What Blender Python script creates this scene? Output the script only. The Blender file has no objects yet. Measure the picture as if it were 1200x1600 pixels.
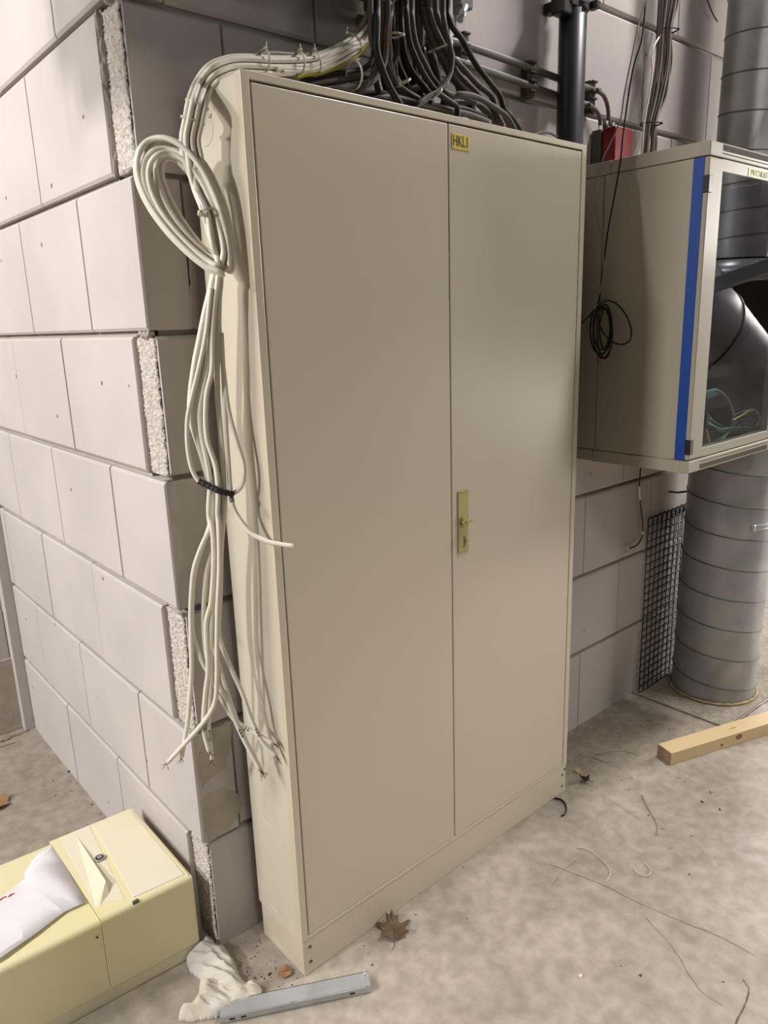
import bpy, bmesh, math, random
from mathutils import Vector, Matrix, noise
random.seed(7)
C = bpy.context.scene.collection
V = Vector
# ------------------------------------------------------------------ camera
CP = V((-0.7628, -1.2471, 1.5088)); FL = 1159.49
RR = V((0.75675, -0.65294, -0.03167)); RD = V((-0.18474, -0.16713, -0.96847)); RF = V((0.62706, 0.73874, -0.24709))
cam = bpy.data.objects.new('camera', bpy.data.cameras.new('camera')); C.objects.link(cam)
m = Matrix((RR, -RD, -RF)).transposed().to_4x4(); m.translation = CP
cam.matrix_world = m
cam.data.sensor_fit = 'VERTICAL'; cam.data.sensor_height = 36; cam.data.lens = FL*36/1600; cam.data.clip_start = .05
sc = bpy.context.scene; sc.camera = cam
sc.view_settings.view_transform = 'Standard'; sc.view_settings.look = 'None'
sc.view_settings.exposure = 0.4; sc.view_settings.gamma = 1.0; sc.view_settings.use_curve_mapping = False
# ------------------------------------------------------------------ light
w = bpy.data.worlds.new('hall'); sc.world = w; w.use_nodes = True
w.node_tree.nodes['Background'].inputs[0].default_value = (1.0, .93, .84, 1)
w.node_tree.nodes['Background'].inputs[1].default_value = .02
def area(name, loc, target, sx, sy, power, col, spread=180):
    l = bpy.data.lights.new(name, 'AREA'); l.shape = 'RECTANGLE'; l.size = sx; l.size_y = sy; l.energy = power; l.color = col; l.spread = math.radians(spread)
    o = bpy.data.objects.new(name, l); C.objects.link(o); o.location = loc
    o.rotation_euler = (V(target)-V(loc)).to_track_quat('-Z', 'Y').to_euler(); return o
area('ceiling_lamp_left', (-6.0, .36, 4.0), (0, .2, 1.0), .35, .35, 215, (1, .97, .95))
area('ceiling_lamp_left_near', (-3.0, 1.35, 3.3), (0, .2, 1.2), 1.0, .16, 92, (1, .965, .945))
area('ceiling_lamp_right', (2.4, -.7, 4.2), (1.0, .2, 1.8), .5, .2, 80, (1, .96, .95))
area('ceiling_lamp_far', (6.0, 1.6, 4.2), (1.5, -.6, 0), 1.6, .5, 115, (1, .93, .91))
area('ceiling_lamp_behind', (-.6, -2.4, 3.4), (.3, -1.2, 0), 1.4, .4, 52, (1, .94, .85))
area('added_light_right', (6.0, -1.3, 2.2), (.5, 0, .4), 1.2, .8, 190, (1, .95, .89))  # added light to brighten the lower cabinet doors; no doorway is known
area('added_low_fill', (5.0, -2.6, 1.2), (0, -.2, .6), .8, 1.2, 64, (1, .95, .89))  # added low fill for the cabinet front, no window known behind it

# ------------------------------------------------------------------ helpers
def ray(px, py):
    return RR*((px-600)/FL)+RD*((py-800)/FL)+RF
def at(px, py, ax, val):
    r = ray(px, py); t = (val-CP[ax])/r[ax]; return CP+r*t
SN = V((.15, .14, 0)).normalized(); S0 = V((-.03, .01, 0))+SN*.014
def onS(px, py, off=0):
    p0 = S0+SN*off; r = ray(px, py); t = (p0-CP).dot(SN)/r.dot(SN); return CP+r*t
def upwards(P):
    # cables that leave the top of the picture go on up out of view
    return [P[0]+V((0, .0, .95)), P[0]+V((0, 0, .45))]+P
def catmull(P, n=8):
    P = [V(p) for p in P]
    if len(P) < 3: return P
    Q = [P[0]*2-P[1]]+P+[P[-1]*2-P[-2]]; out = []
    for i in range(1, len(Q)-2):
        a, b, c, d = Q[i-1:i+3]
        for k in range(n):
            t = k/n; out.append(.5*((2*b)+(c-a)*t+(2*a-5*b+4*c-d)*t*t+(3*b-a-3*c+d)*t**3))
    out.append(P[-1]); return out
def g_tube(bm, P, r, sides=10, cap=True, mi=0):
    P = [V(p) for p in P]; rings = []
    t0 = (P[1]-P[0]).normalized(); nrm = t0.orthogonal().normalized()
    for i, p in enumerate(P):
        t = (P[min(i+1, len(P)-1)]-P[max(i-1, 0)])
        if t.length < 1e-9: t = t0
        t = t.normalized(); nrm = (nrm-t*nrm.dot(t))
        nrm = nrm.normalized() if nrm.length > 1e-6 else t.orthogonal().normalized()
        b = t.cross(nrm); rr = r[i] if isinstance(r, (list, tuple)) else r
        rings.append([bm.verts.new(p+(nrm*math.cos(a)+b*math.sin(a))*rr) for a in [2*math.pi*k/sides for k in range(sides)]])
    for A, B in zip(rings, rings[1:]):
        for k in range(sides):
            f = bm.faces.new((A[k], A[(k+1) % sides], B[(k+1) % sides], B[k])); f.smooth = True; f.material_index = mi
    if cap:
        for q in (list(reversed(rings[0])), rings[-1]):
            f = bm.faces.new(q); f.material_index = mi
def g_box(bm, lo, hi, bev=0, mi=0, seg=1, M=None):
    t = bmesh.new(); bmesh.ops.create_cube(t, size=1)
    lo, hi = V(lo), V(hi); d = hi-lo
    for v in t.verts: v.co = V(((v.co.x+.5)*d.x+lo.x, (v.co.y+.5)*d.y+lo.y, (v.co.z+.5)*d.z+lo.z))
    if bev: bmesh.ops.bevel(t, geom=t.edges[:], offset=min(bev, min(d)*.45), segments=seg, profile=.5, affect='EDGES')
    if M: t.transform(M)
    for f in t.faces: f.material_index = mi
    merge(bm, t)
def merge(bm, t):
    vm = {v: bm.verts.new(v.co) for v in t.verts}
    for f in t.faces:
        try:
            g = bm.faces.new([vm[v] for v in f.verts]); g.smooth = f.smooth; g.material_index = f.material_index
        except ValueError: pass
    t.free()
def g_prism(bm, poly, axis, a, b, mi=0, bev=0):
    """extrude a 2D polygon along axis (0,1,2); poly coords are the other two axes in order"""
    t = bmesh.new()
    def mk(p, h):
        q = list(p); q.insert(axis, h); return V(q)
    A = [t.verts.new(mk(p, a)) for p in poly]; B = [t.verts.new(mk(p, b)) for p in poly]
    t.faces.new(A); t.faces.new(list(reversed(B)))
    for i in range(len(A)):
        j = (i+1) % len(A); t.faces.new((A[j], A[i], B[i], B[j]))
    bmesh.ops.recalc_face_normals(t, faces=t.faces[:])
    if bev: bmesh.ops.bevel(t, geom=t.edges[:], offset=bev, segments=2, affect='EDGES')
    for f in t.faces: f.material_index = mi
    merge(bm, t)
def g_cyl(bm, c, r, h, axis=2, n=20, mi=0, r2=None):
    t = bmesh.new(); bmesh.ops.create_cone(t, cap_ends=True, segments=n, radius1=r, radius2=r if r2 is None else r2, depth=h)
    if axis == 1: t.transform(Matrix.Rotation(math.pi/2, 4, 'X'))
    if axis == 0: t.transform(Matrix.Rotation(math.pi/2, 4, 'Y'))
    t.transform(Matrix.Translation(V(c)))
    for f in t.faces:
        f.material_index = mi; f.smooth = len(f.verts) == 4
    merge(bm, t)
def obj(name, bm, mat, parent=None, norm=False, **kw):
    if norm: bmesh.ops.recalc_face_normals(bm, faces=bm.faces[:])
    me = bpy.data.meshes.new(name); bm.to_mesh(me); bm.free()
    for q in (mat if isinstance(mat, (list, tuple)) else [mat]): me.materials.append(q)
    o = bpy.data.objects.new(name, me); C.objects.link(o)
    if parent:
        o.parent = parent; bpy.context.view_layer.update()
        o.matrix_parent_inverse = parent.matrix_world.inverted()
    for k, v in kw.items(): o[k] = v
    return o
def tag(o, label, cat, group=None):
    o['label'] = label; o['category'] = cat
    if group: o['group'] = group
    return o
def thing(name, loc, label, cat, group=None, rz=0):
    o = bpy.data.objects.new(name, None); C.objects.link(o); o.location = loc; o.rotation_euler = (0, 0, rz)
    o.empty_display_size = .05; bpy.context.view_layer.update()
    return tag(o, label, cat, group)
def text(name, s, size, mat, parent, M, sx=1.0, ext=.0003):
    cu = bpy.data.curves.new(name, 'FONT'); cu.body = s; cu.size = size; cu.extrude = ext; cu.align_x = 'CENTER'; cu.align_y = 'CENTER'
    t = bpy.data.objects.new(name+'_src', cu); C.objects.link(t); bpy.context.view_layer.update()
    me = bpy.data.meshes.new_from_object(t.evaluated_get(bpy.context.evaluated_depsgraph_get()))
    bpy.data.objects.remove(t); bpy.data.curves.remove(cu)
    me.transform(M @ Matrix.Diagonal((sx, 1, 1, 1))); me.materials.clear(); me.materials.append(mat); me.name = name
    o = bpy.data.objects.new(name, me); C.objects.link(o); o.parent = parent
    o.matrix_parent_inverse = parent.matrix_world.inverted(); return o

# ------------------------------------------------------------------ materials
ALB = .76   # surface reflectances sit a little under their look on the screen; the exposure makes up for it
def lin(c): return tuple(ALB*(((x/255+.055)/1.055)**2.4 if x > 10 else x/255/12.92) for x in c)+(1,)
def mat(name, col, rough=.5, metal=0, spec=.5, bump=0, bscale=40, vary=0, vscale=6, col2=None, coat=0, specks=None):
    m = bpy.data.materials.new(name); m.use_nodes = True; N = m.node_tree.nodes; L = m.node_tree.links
    b = N['Principled BSDF']; b.inputs['Roughness'].default_value = rough; b.inputs['Metallic'].default_value = metal
    b.inputs['Specular IOR Level'].default_value = spec
    c = col if len(col) == 4 else (*col, 1); b.inputs['Base Color'].default_value = c
    if coat: b.inputs['Coat Weight'].default_value = coat; b.inputs['Coat Roughness'].default_value = .15
    tc = N.new('ShaderNodeTexCoord')
    if vary or col2:
        n = N.new('ShaderNodeTexNoise'); n.inputs['Scale'].default_value = vscale; n.inputs['Detail'].default_value = 5
        L.new(tc.outputs['Object'], n.inputs['Vector'])
        rmp = N.new('ShaderNodeValToRGB'); rmp.color_ramp.elements[0].position = .35; rmp.color_ramp.elements[1].position = .65
        rmp.color_ramp.elements[0].color = c
        rmp.color_ramp.elements[1].color = (col2 if len(col2) == 4 else (*col2, 1)) if col2 else tuple(min(1, x*(1+vary)) for x in c[:3])+(1,)
        L.new(n.outputs['Fac'], rmp.inputs['Fac']); out = rmp.outputs['Color']
        if specks:
            vo = N.new('ShaderNodeTexVoronoi'); vo.inputs['Scale'].default_value = specks[0]; L.new(tc.outputs['Object'], vo.inputs['Vector'])
            sp = N.new('ShaderNodeSeparateColor'); L.new(vo.outputs['Color'], sp.inputs[0])
            gt = N.new('ShaderNodeMath'); gt.operation = 'GREATER_THAN'; gt.inputs[1].default_value = specks[1]; L.new(sp.outputs[0], gt.inputs[0])
            lt = N.new('ShaderNodeMath'); lt.operation = 'LESS_THAN'; lt.inputs[1].default_value = specks[2]; L.new(vo.outputs['Distance'], lt.inputs[0])
            mu = N.new('ShaderNodeMath'); mu.operation = 'MULTIPLY'; L.new(gt.outputs[0], mu.inputs[0]); L.new(lt.outputs[0], mu.inputs[1])
            mx = N.new('ShaderNodeMix'); mx.data_type = 'RGBA'; L.new(mu.outputs[0], mx.inputs['Factor']); L.new(out, mx.inputs['A']); mx.inputs['B'].default_value = lin(specks[3])
            out = mx.outputs['Result']
        L.new(out, b.inputs['Base Color'])
    if bump:
        n = N.new('ShaderNodeTexNoise'); n.inputs['Scale'].default_value = bscale; n.inputs['Detail'].default_value = 6
        L.new(tc.outputs['Object'], n.inputs['Vector']); bp = N.new('ShaderNodeBump'); bp.inputs['Strength'].default_value = bump
        bp.inputs['Distance'].default_value = .002; L.new(n.outputs['Fac'], bp.inputs['Height']); L.new(bp.outputs['Normal'], b.inputs['Normal'])
    return m
M_block = mat('sand_lime_block', lin((204, 196, 192)), .85, spec=.25, bump=.25, bscale=60, col2=lin((214, 206, 201)), vscale=3, specks=(9, .86, .05, (120, 108, 98)))
M_mortar = mat('mortar', lin((176, 167, 158)), .95, bump=.5, bscale=80, vary=.15)
M_smear = mat('mortar_smear', lin((180, 170, 156)), .95, bump=.8, bscale=60, vary=.2, vscale=20)
M_rough = mat('rough_broken_block', lin((232, 225, 217)), 1, spec=.1, bump=.8, bscale=260, col2=lin((196, 186, 176)), vscale=90)
M_cab = mat('cream_enamel', lin((216, 205, 182)), .33, spec=.45, bump=.03, bscale=400, col2=lin((219, 208, 185)), vscale=1.5)
M_cabside = mat('cream_enamel_panel', lin((219, 211, 191)), .4, spec=.45, bump=.03, bscale=400)
M_gapdark = mat('dark_gap_shade', lin((48, 38, 28)), .9)  # shade inside gaps, slots and holes put into a dark colour
M_patch = mat('warm_grey_powder_coat', lin((178, 170, 152)), .5, spec=.35, bump=.05, bscale=600)
M_blue = mat('blue_plastic', lin((4, 70, 160)), .4)
M_black = mat('black_plastic', lin((16, 16, 18)), .45)
M_pvc = mat('dark_grey_pvc', lin((44, 45, 50)), .38, spec=.5)
M_galv = mat('galvanised_duct', lin((174, 175, 177)), .42, metal=.5, bump=.3, bscale=40, col2=lin((200, 200, 202)), vscale=9)
M_seam = mat('duct_seam', lin((118, 117, 116)), .6, metal=.5)
M_zinc = mat('zinc_steel', lin((206, 209, 213)), .34, metal=.65, bump=.05, vary=.1, vscale=30)
M_white = mat('white_cable_sheath', lin((246, 240, 224)), .42, spec=.45)
M_greyc = mat('light_grey_cable_sheath', lin((150, 142, 130)), .5)
M_dark = mat('dark_grey_cable_sheath', lin((90, 82, 76)), .62, spec=.3)
M_black_c = mat('black_cable_sheath', lin((34, 32, 32)), .55, spec=.35)
M_yg = mat('yellow_green_sheath', lin((160, 150, 40)), .5)
M_tie = mat('zip_tie_nylon', lin((214, 208, 186)), .45)
M_tieb = mat('black_zip_tie_nylon', lin((20, 20, 20)), .5)
M_tape = mat('black_tape', lin((28, 26, 25)), .55)
M_cop = mat('bare_wire', lin((120, 105, 92)), .4, metal=.6)
M_ylab = mat('yellow_label', lin((226, 205, 60)), .5)
M_ink = mat('black_ink', lin((22, 20, 18)), .6)
M_lock = mat('yellowed_lock_plastic', lin((190, 176, 112)), .4, vary=.05)
M_red = mat('red_box_plastic', lin((136, 6, 9)), .35)
M_grey = mat('grey_plastic', lin((92, 90, 84)), .55)
M_conduit = mat('grey_conduit', lin((104, 97, 90)), .5)
M_bracket = mat('dark_bracket', lin((70, 64, 58)), .6)
M_yel = mat('yellowed_enamel', lin((255, 243, 186)), .36, spec=.45, col2=lin((255, 247, 206)), vscale=2.5, bump=.03, bscale=300)
M_cream = mat('cream_panel', lin((255, 250, 228)), .4, spec=.4, col2=lin((255, 246, 212)), vscale=3)
M_paper = mat('white_paper', lin((254, 251, 255)), .8, bump=.1, bscale=12)
M_redink = mat('red_ink', lin((200, 60, 60)), .7)
M_cloth = mat('white_cotton', lin((228, 223, 221)), .95, spec=.1, bump=.5, bscale=420, col2=lin((226, 218, 196)), vscale=7)
M_leaf = mat('brown_leaf', lin((112, 88, 62)), .8, bump=.5, bscale=90, col2=lin((92, 70, 48)), vscale=40)
M_leaf2 = mat('tan_leaf', lin((176, 138, 100)), .8, bump=.5, bscale=90, col2=lin((150, 112, 76)), vscale=60)
M_wood = mat('pine_timber', lin((222, 196, 150)), .6, bump=.3, bscale=30)
M_woodend = mat('pine_end_grain', lin((150, 126, 92)), .8, bump=.5, bscale=80, vary=.2, vscale=50)
M_knot = mat('pine_knot', lin((150, 104, 62)), .7)
M_wire = mat('black_mesh_wire', lin((40, 34, 30)), .55, metal=.3)
M_foam = mat('yellow_foam_seal', lin((164, 148, 106)), .9, bump=1, bscale=60, vary=.3, vscale=20)
M_pad = mat('rough_mortar_pad', lin((172, 164, 148)), .95, bump=1, bscale=120, col2=lin((140, 130, 116)), vscale=90)
M_debris = mat('debris', lin((58, 46, 36)), .9)
M_crack = mat('floor_crack', lin((104, 96, 86)), .95)
M_bluebit = mat('blue_plug_plastic', lin((60, 62, 110)), .5)
# glass: reflective tinted pane
def glassmat():
    m = bpy.data.materials.new('tinted_door_glass'); m.use_nodes = True; N = m.node_tree.nodes; L = m.node_tree.links
    N.remove(N['Principled BSDF']); o = N['Material Output']
    tr = N.new('ShaderNodeBsdfTransparent'); tr.inputs[0].default_value = (.80, .83, .84, 1)
    gl = N.new('ShaderNodeBsdfGlossy'); gl.inputs['Roughness'].default_value = .01; gl.inputs['Color'].default_value = (.95, .95, .97, 1)
    fr = N.new('ShaderNodeFresnel'); fr.inputs[0].default_value = 1.95
    mx = N.new('ShaderNodeMixShader'); ge = N.new('ShaderNodeNewGeometry'); bk = N.new('ShaderNodeMath'); bk.operation = 'SUBTRACT'; bk.inputs[0].default_value = 1; L.new(ge.outputs['Backfacing'], bk.inputs[1])
    mu = N.new('ShaderNodeMath'); mu.operation = 'MULTIPLY'; L.new(fr.outputs[0], mu.inputs[0]); L.new(bk.outputs[0], mu.inputs[1]); L.new(mu.outputs[0], mx.inputs[0]); L.new(tr.outputs[0], mx.inputs[1]); L.new(gl.outputs[0], mx.inputs[2])
    L.new(mx.outputs[0], o.inputs[0]); return m
M_glass = glassmat()
# concrete floor
def floormat():
    m = bpy.data.materials.new('power_floated_concrete'); m.use_nodes = True; N = m.node_tree.nodes; L = m.node_tree.links
    b = N['Principled BSDF']; tc = N.new('ShaderNodeTexCoord'); b.inputs['Specular IOR Level'].default_value = .5
    def noi(s, d=6, dist=0):
        n = N.new('ShaderNodeTexNoise'); n.inputs['Scale'].default_value = s; n.inputs['Detail'].default_value = d
        n.inputs['Distortion'].default_value = dist; L.new(tc.outputs['Object'], n.inputs['Vector']); return n
    def ramp(src, a, b_, ca, cb):
        r = N.new('ShaderNodeValToRGB'); e = r.color_ramp.elements; e[0].position = a; e[1].position = b_; e[0].color = ca; e[1].color = cb
        L.new(src, r.inputs[0]); return r
    big = ramp(noi(2.6, 10, .1).outputs[0], .3, .7, lin((172, 162, 149)), lin((192, 181, 166)))
    fine = ramp(noi(26, 12, .15).outputs[0], .36, .66, (.76, .76, .76, 1), (1.03, 1.03, 1.02, 1))
    mu = N.new('ShaderNodeMix'); mu.data_type = 'RGBA'; mu.blend_type = 'MULTIPLY'; mu.inputs['Factor'].default_value = 1
    L.new(big.outputs[0], mu.inputs['A']); L.new(fine.outputs[0], mu.inputs['B'])
    # worn dirty zone behind the wall corner and along the wall foot (real dirt)
    sx = N.new('ShaderNodeSeparateXYZ'); L.new(tc.outputs['Object'], sx.inputs[0])
    st = ramp(noi(7, 9, .4).outputs[0], .5, .72, (1, 1, 1, 1), (.72, .69, .64, 1))
    mu2 = N.new('ShaderNodeMix'); mu2.data_type = 'RGBA'; mu2.blend_type = 'MULTIPLY'; mu2.inputs['Factor'].default_value = .55
    L.new(mu.outputs['Result'], mu2.inputs['A']); L.new(st.outputs[0], mu2.inputs['B'])
    L.new(mu2.outputs['Result'], b.inputs['Base Color'])
    rr = ramp(noi(5, 7).outputs[0], .3, .7, (.32, .32, .32, 1), (.55, .55, .55, 1)); L.new(rr.outputs[0], b.inputs['Roughness'])
    bp = N.new('ShaderNodeBump'); bp.inputs['Strength'].default_value = .35; bp.inputs['Distance'].default_value = .002
    n1 = noi(70, 9, .4); L.new(n1.outputs[0], bp.inputs['Height'])
    bp2 = N.new('ShaderNodeBump'); bp2.inputs['Strength'].default_value = .16; bp2.inputs['Distance'].default_value = .006
    L.new(noi(14, 6, .3).outputs[0], bp2.inputs['Height']); L.new(bp.outputs[0], bp2.inputs['Normal']); L.new(bp2.outputs[0], b.inputs['Normal'])
    return m
M_floor = floormat()

# ------------------------------------------------------------------ structure
WY = .2206; WX = -.1231; FY = 1.681; RH = .3; TOP = 3.3
def strip(bm, pts, w, z=.0007, mi=0):
    pts = [V((p[0], p[1], 0)) for p in pts]; prev = None
    for i, p in enumerate(pts):
        d = (pts[min(i+1, len(pts)-1)]-pts[max(i-1, 0)]).normalized(); s = V((-d.y, d.x, 0))*w*(.4+.6*random.random())
        a, b = bm.verts.new(p+s+V((0, 0, z))), bm.verts.new(p-s+V((0, 0, z)))
        if prev:
            f = bm.faces.new((prev[0], prev[1], b, a)); f.material_index = mi
        prev = (a, b)
bm = bmesh.new()
vs = [bm.verts.new(p) for p in ((-6, -6, 0), (9, -6, 0), (9, 7, 0), (-6, 7, 0))]; bm.faces.new(vs)
obj('floor', bm, M_floor, kind='structure')
def wob(P, n=10, amp=.003):
    Q = catmull([V((p[0], p[1], 0)) for p in P], n); return [q+V((random.uniform(-amp, amp), random.uniform(-amp, amp), 0)) for q in Q]
bm = bmesh.new()
for P, wd in (([(858, 1350), (935, 1380), (1000, 1412), (1060, 1438), (1120, 1462), (1178, 1492)], .0009), ([(1008, 1433), (1050, 1480), (1092, 1545), (1130, 1572)], .0007),
              ([(862, 1385), (880, 1362), (900, 1345)], .0006), ([(945, 1245), (1000, 1280)], .0006), ([(1160, 1530), (1170, 1552), (1150, 1600)], .0022)):
    strip(bm, wob([at(a, b, 2, 0) for a, b in P], 8, .0015), wd)
for P in ([(0, 1160), (20, 1152), (45, 1141)], [(0, 1168), (25, 1160)]):
    strip(bm, wob([at(a, b, 2, 0) for a, b in P], 10, .006), .006)
obj('trim_1', bm, M_crack, kind='structure')

def blk(bm, f, bk, s0, s1, z0, z1, ch, axis):
    """block whose face at f looks down the negative axis; chamfers: ch on the bed edges, small on the ends"""
    e = .0016; cz = .0062; c0 = 0 if z0 == 0 else cz
    def p(d, s_, z): return V((d, s_, z)) if axis == 0 else V((s_, d, z))
    A = [bm.verts.new(p(f, s0+e, z0+c0)), bm.verts.new(p(f, s1-e, z0+c0)), bm.verts.new(p(f, s1-e, z1-cz)), bm.verts.new(p(f, s0+e, z1-cz))]
    B = [bm.verts.new(p(f+ch, s0, z0)), bm.verts.new(p(f+ch, s1, z0)), bm.verts.new(p(f+ch, s1, z1)), bm.verts.new(p(f+ch, s0, z1))]
    D_ = [bm.verts.new(p(bk, s0, z0)), bm.verts.new(p(bk, s1, z0)), bm.verts.new(p(bk, s1, z1)), bm.verts.new(p(bk, s0, z1))]
    F = [A, list(reversed(D_))]
    for i in range(4):
        j = (i+1) % 4; F.append([A[j], A[i], B[i], B[j]]); F.append([B[j], B[i], D_[i], D_[j]])
    for q in F: bm.faces.new(q if axis == 1 else list(reversed(q)))
def block_x(bm, x0, x1, y0, y1, z0, z1):      # one block, edges worn
    g_box(bm, (x0, y0, z0), (x1, y1, z1), .0035, 0, 2)
# left wall: normal -X, runs along Y from the corner
bm = bmesh.new(); TH = .10; G = .006; GV = .0018; PV = .4375
rows = int(TOP/RH)
for k in range(rows):
    z0, z1 = k*RH+.0025+G, (k+1)*RH+.0025-G
    if k == 0: z0 = 0
    odd = (k % 2 == 0)           # bottom row = 'broken end' row
    ys = [WY+.082] if odd else [WY]
    nxt = WY+(.532 if odd else .3)
    while nxt < FY: ys.append(nxt); nxt += PV
    ys.append(FY)
    for a, b in zip(ys, ys[1:]):
        j = random.uniform(-.0012, .0012)
        ch = .0045; ya, yb_ = a+(GV if a != WY else 0), b-GV; e = .0012
        blk(bm, WX+j, WX+TH, ya, yb_, z0, z1, ch, 0)
g_box(bm, (WX+.016, WY+.09, 0), (WX+TH-.003, FY, rows*RH), 0, 1)
wl = obj('wall_left', bm, [M_block, M_mortar], kind='structure')
# rough broken ends of the back wall blocks in every second row
for k in range(0, rows, 2):
    bm = bmesh.new(); z0, z1 = k*RH+(.008 if k else 0), (k+1)*RH-.006
    ny, nz = 46, 170; x0 = WX+.012
    grid = []
    for i in range(nz+1):
        row = []
        for j in range(ny+1):
            y = WY+.004+(.078)*j/ny; z = z0+(z1-z0)*i/nz
            q = V((y*140, z*140, k*7.3)); n = noise.noise(q*1.6)*.0036+noise.noise(q*3.2)*.0022+noise.noise(V((y*25, z*25, k)))*.002
            e = .004 if j == 0 else 0
            row.append(bm.verts.new((x0+n+e, y+(noise.noise(V((z*60, k, 3)))*.0025 if j == 0 else 0), z)))
        grid.append(row)
    for i in range(nz):
        for j in range(ny):
            f = bm.faces.new((grid[i][j], grid[i+1][j], grid[i+1][j+1], grid[i][j+1])); f.smooth = True
    obj('broken_block_end', bm, M_rough, wl, norm=False)
# mortar lumps and squeezed joints at the toothed corner
bm = bmesh.new()
def lump(p, s, seed):
    t = bmesh.new(); bmesh.ops.create_icosphere(t, subdivisions=3, radius=1)
    for v in t.verts:
        n = 1+.45*noise.noise(v.co*1.4+V((seed, 0, 0)))+.25*noise.noise(v.co*4+V((0, seed, 0)))
        v.co = V((v.co.x*s[0]*n+p[0], v.co.y*s[1]*n+p[1], v.co.z*s[2]*n+p[2]))
    for f in t.faces: f.smooth = True
    merge(bm, t)
for i, (y, z, s) in enumerate([(.225, 1.806, (.012, .012, .005)), (.245, 1.808, (.012, .018, .006)), (.27, 1.807, (.01, .015, .005)), (.215, 1.797, (.008, .007, .014)),
        (.25, 1.500, (.01, .012, .010)), (.272, 1.503, (.009, .009, .007)), (.233, 1.503, (.009, .008, .007)), (.228, .903, (.012, .02, .006)), (.228, .604, (.007, .012, .004)),
        (.25, 2.105, (.012, .02, .012)), (.225, 1.202, (.009, .016, .003)), (.228, .305, (.01, .014, .005))]):
    lump((WX+.012, y, z), s, i*3.1)
for i in range(7):
    lump((WX+.008+.002*(i % 2), WY+.086+.004*math.sin(i), 1.83+.04*i), (.008, .006, .026), i*1.7+20)
obj('mortar_lumps', bm, M_mortar, wl)
# back wall: normal -Y, runs along X
bm = bmesh.new(); XE = 2.36
for k in range(rows):
    z0, z1 = k*RH+.0025+G, (k+1)*RH+.0025-G
    if k == 0: z0 = 0
    odd = (k % 2 == 0)
    if odd: xs = [WX+.016, .099-.0]; nxt = .099+PV
    else: xs = [-.018]; nxt = .335
    if not odd:
        xs.append(.335); nxt = .335+PV
    while nxt < XE-.1: xs.append(nxt); nxt += PV
    xs.append(XE)
    for a, b in zip(xs, xs[1:]):
        j = random.uniform(-.0008, .0012)
        blk(bm, WY+j+(.004 if (not odd and a < 0) else 0), WY+TH, a+GV, b-GV, z0, z1, .0045, 1)
g_box(bm, (WX+.03, WY+.015, 0), (XE-.004, WY+TH-.002, rows*RH), 0, 1)
wb = obj('wall_back', bm, [M_block, M_mortar], kind='structure')
# mortar smears left on the end faces next to the cabinet
def smear(pts, y, th, name='mortar_smear', mt=None):
    bm = bmesh.new(); P = []
    for i in range(len(pts)):
        a, b = V(pts[i]), V(pts[(i+1) % len(pts)])
        for s in range(5):
            q = a.lerp(b, s/5); q += V((noise.noise(V((q.x*90, q.y*90, 1))), noise.noise(V((q.x*90, q.y*90, 5)))))*.006; P.append((q.x, q.y))
    g_prism(bm, P, 1, y-th, y+.003)
    return obj(name, bm, mt or M_smear, wb)
def wp(px, py): q = at(px, py, 1, WY); return (q.x, q.z)
smear([wp(*p) for p in ((326, 1142), (362, 1125), (360, 1165), (352, 1200), (330, 1215), (312, 1235), (308, 1180))], WY, .0015)
smear([wp(*p) for p in ((316, 1245), (345, 1232), (372, 1240), (378, 1262), (358, 1296), (326, 1316), (317, 1290))], WY, .0015)
smear([wp(*p) for p in ((294, 395), (306, 405), (309, 515), (299, 512), (297, 450))], WY, .003, mt=M_mortar)
# far wall beyond the left wall, with the post in the corner
bm = bmesh.new()
for k in range(rows):
    z0, z1 = k*.3+.2+G, (k+1)*.3+.2-G
    for i in range(8):
        b = -.16-i*PV-(.2 if k % 2 else 0); g_box(bm, (b-PV+GV, FY+.045, z0), (b-GV, FY+.145, z1), .003, 0, 2)
g_box(bm, (-4.5, FY+.05, 0), (-.13, FY+.14, TOP), 0, 1)
g_box(bm, (-4.5, FY+.036, 0), (-.15, FY+.14, .3), .002, 2)
wf = obj('wall_far', bm, [M_block, M_mortar, M_smear], kind='structure')
bm = bmesh.new(); g_box(bm, (-.159, FY+.0005, 0), (WX+.06, FY+.14, TOP), .002, 0, 2)
obj('trim_2', bm, M_block, kind='structure')

# ------------------------------------------------------------------ distribution cabinet
yaw = .0128; W, H, D, PH = 1.0522, 1.9461, .1894, .0962
cab = thing('electrical_cabinet', (0, 0, 0), 'tall cream two-door metal cabinet standing against the block wall', 'cabinet')
DX0, DXM, DX1, DZ0, DZ1 = .0185, .5225, 1.030, .108, 1.9285
bm = bmesh.new(); t = .0015
# carcass: side panels, back, top, front frame
g_box(bm, (.0004, .0205, PH+.0012), (.003, D-.0008, H-.0005), .0003, 1); g_box(bm, (W-.003, .0205, PH+.001), (W-.0004, D, H-.0005), .0003, 1)
g_box(bm, (.002, D-.003, PH), (W-.002, D-.001, H-.001), 0); g_box(bm, (.001, .004, PH), (W-.001, D-.001, PH+.003), 0)
g_box(bm, (.0004, .004, H-.003), (W-.0004, D-.0008, H-.0001), .0003)
g_box(bm, (0, 0, PH+.001), (DX0-.001, .022, H), .0016, 0, 2); g_box(bm, (DX1+.001, 0, PH+.001), (W, .022, H), .0016, 0, 2)
g_box(bm, (.004, .0002, DZ1+.0036), (W-.004, .022, H), .0012, 0, 2); g_box(bm, (.004, .0002, PH+.001), (W-.004, .022, DZ0-.001), .0012, 0, 2)
body = obj('carcass', bm, [M_cab, M_cabside], cab)
bm = bmesh.new(); g_box(bm, (.01, .016, PH+.006), (W-.01, .02, H-.008)); obj('gap_shade_sheet', bm, M_gapdark, cab)  # dark sheet behind both doors, paints the shade in their gaps
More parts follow.
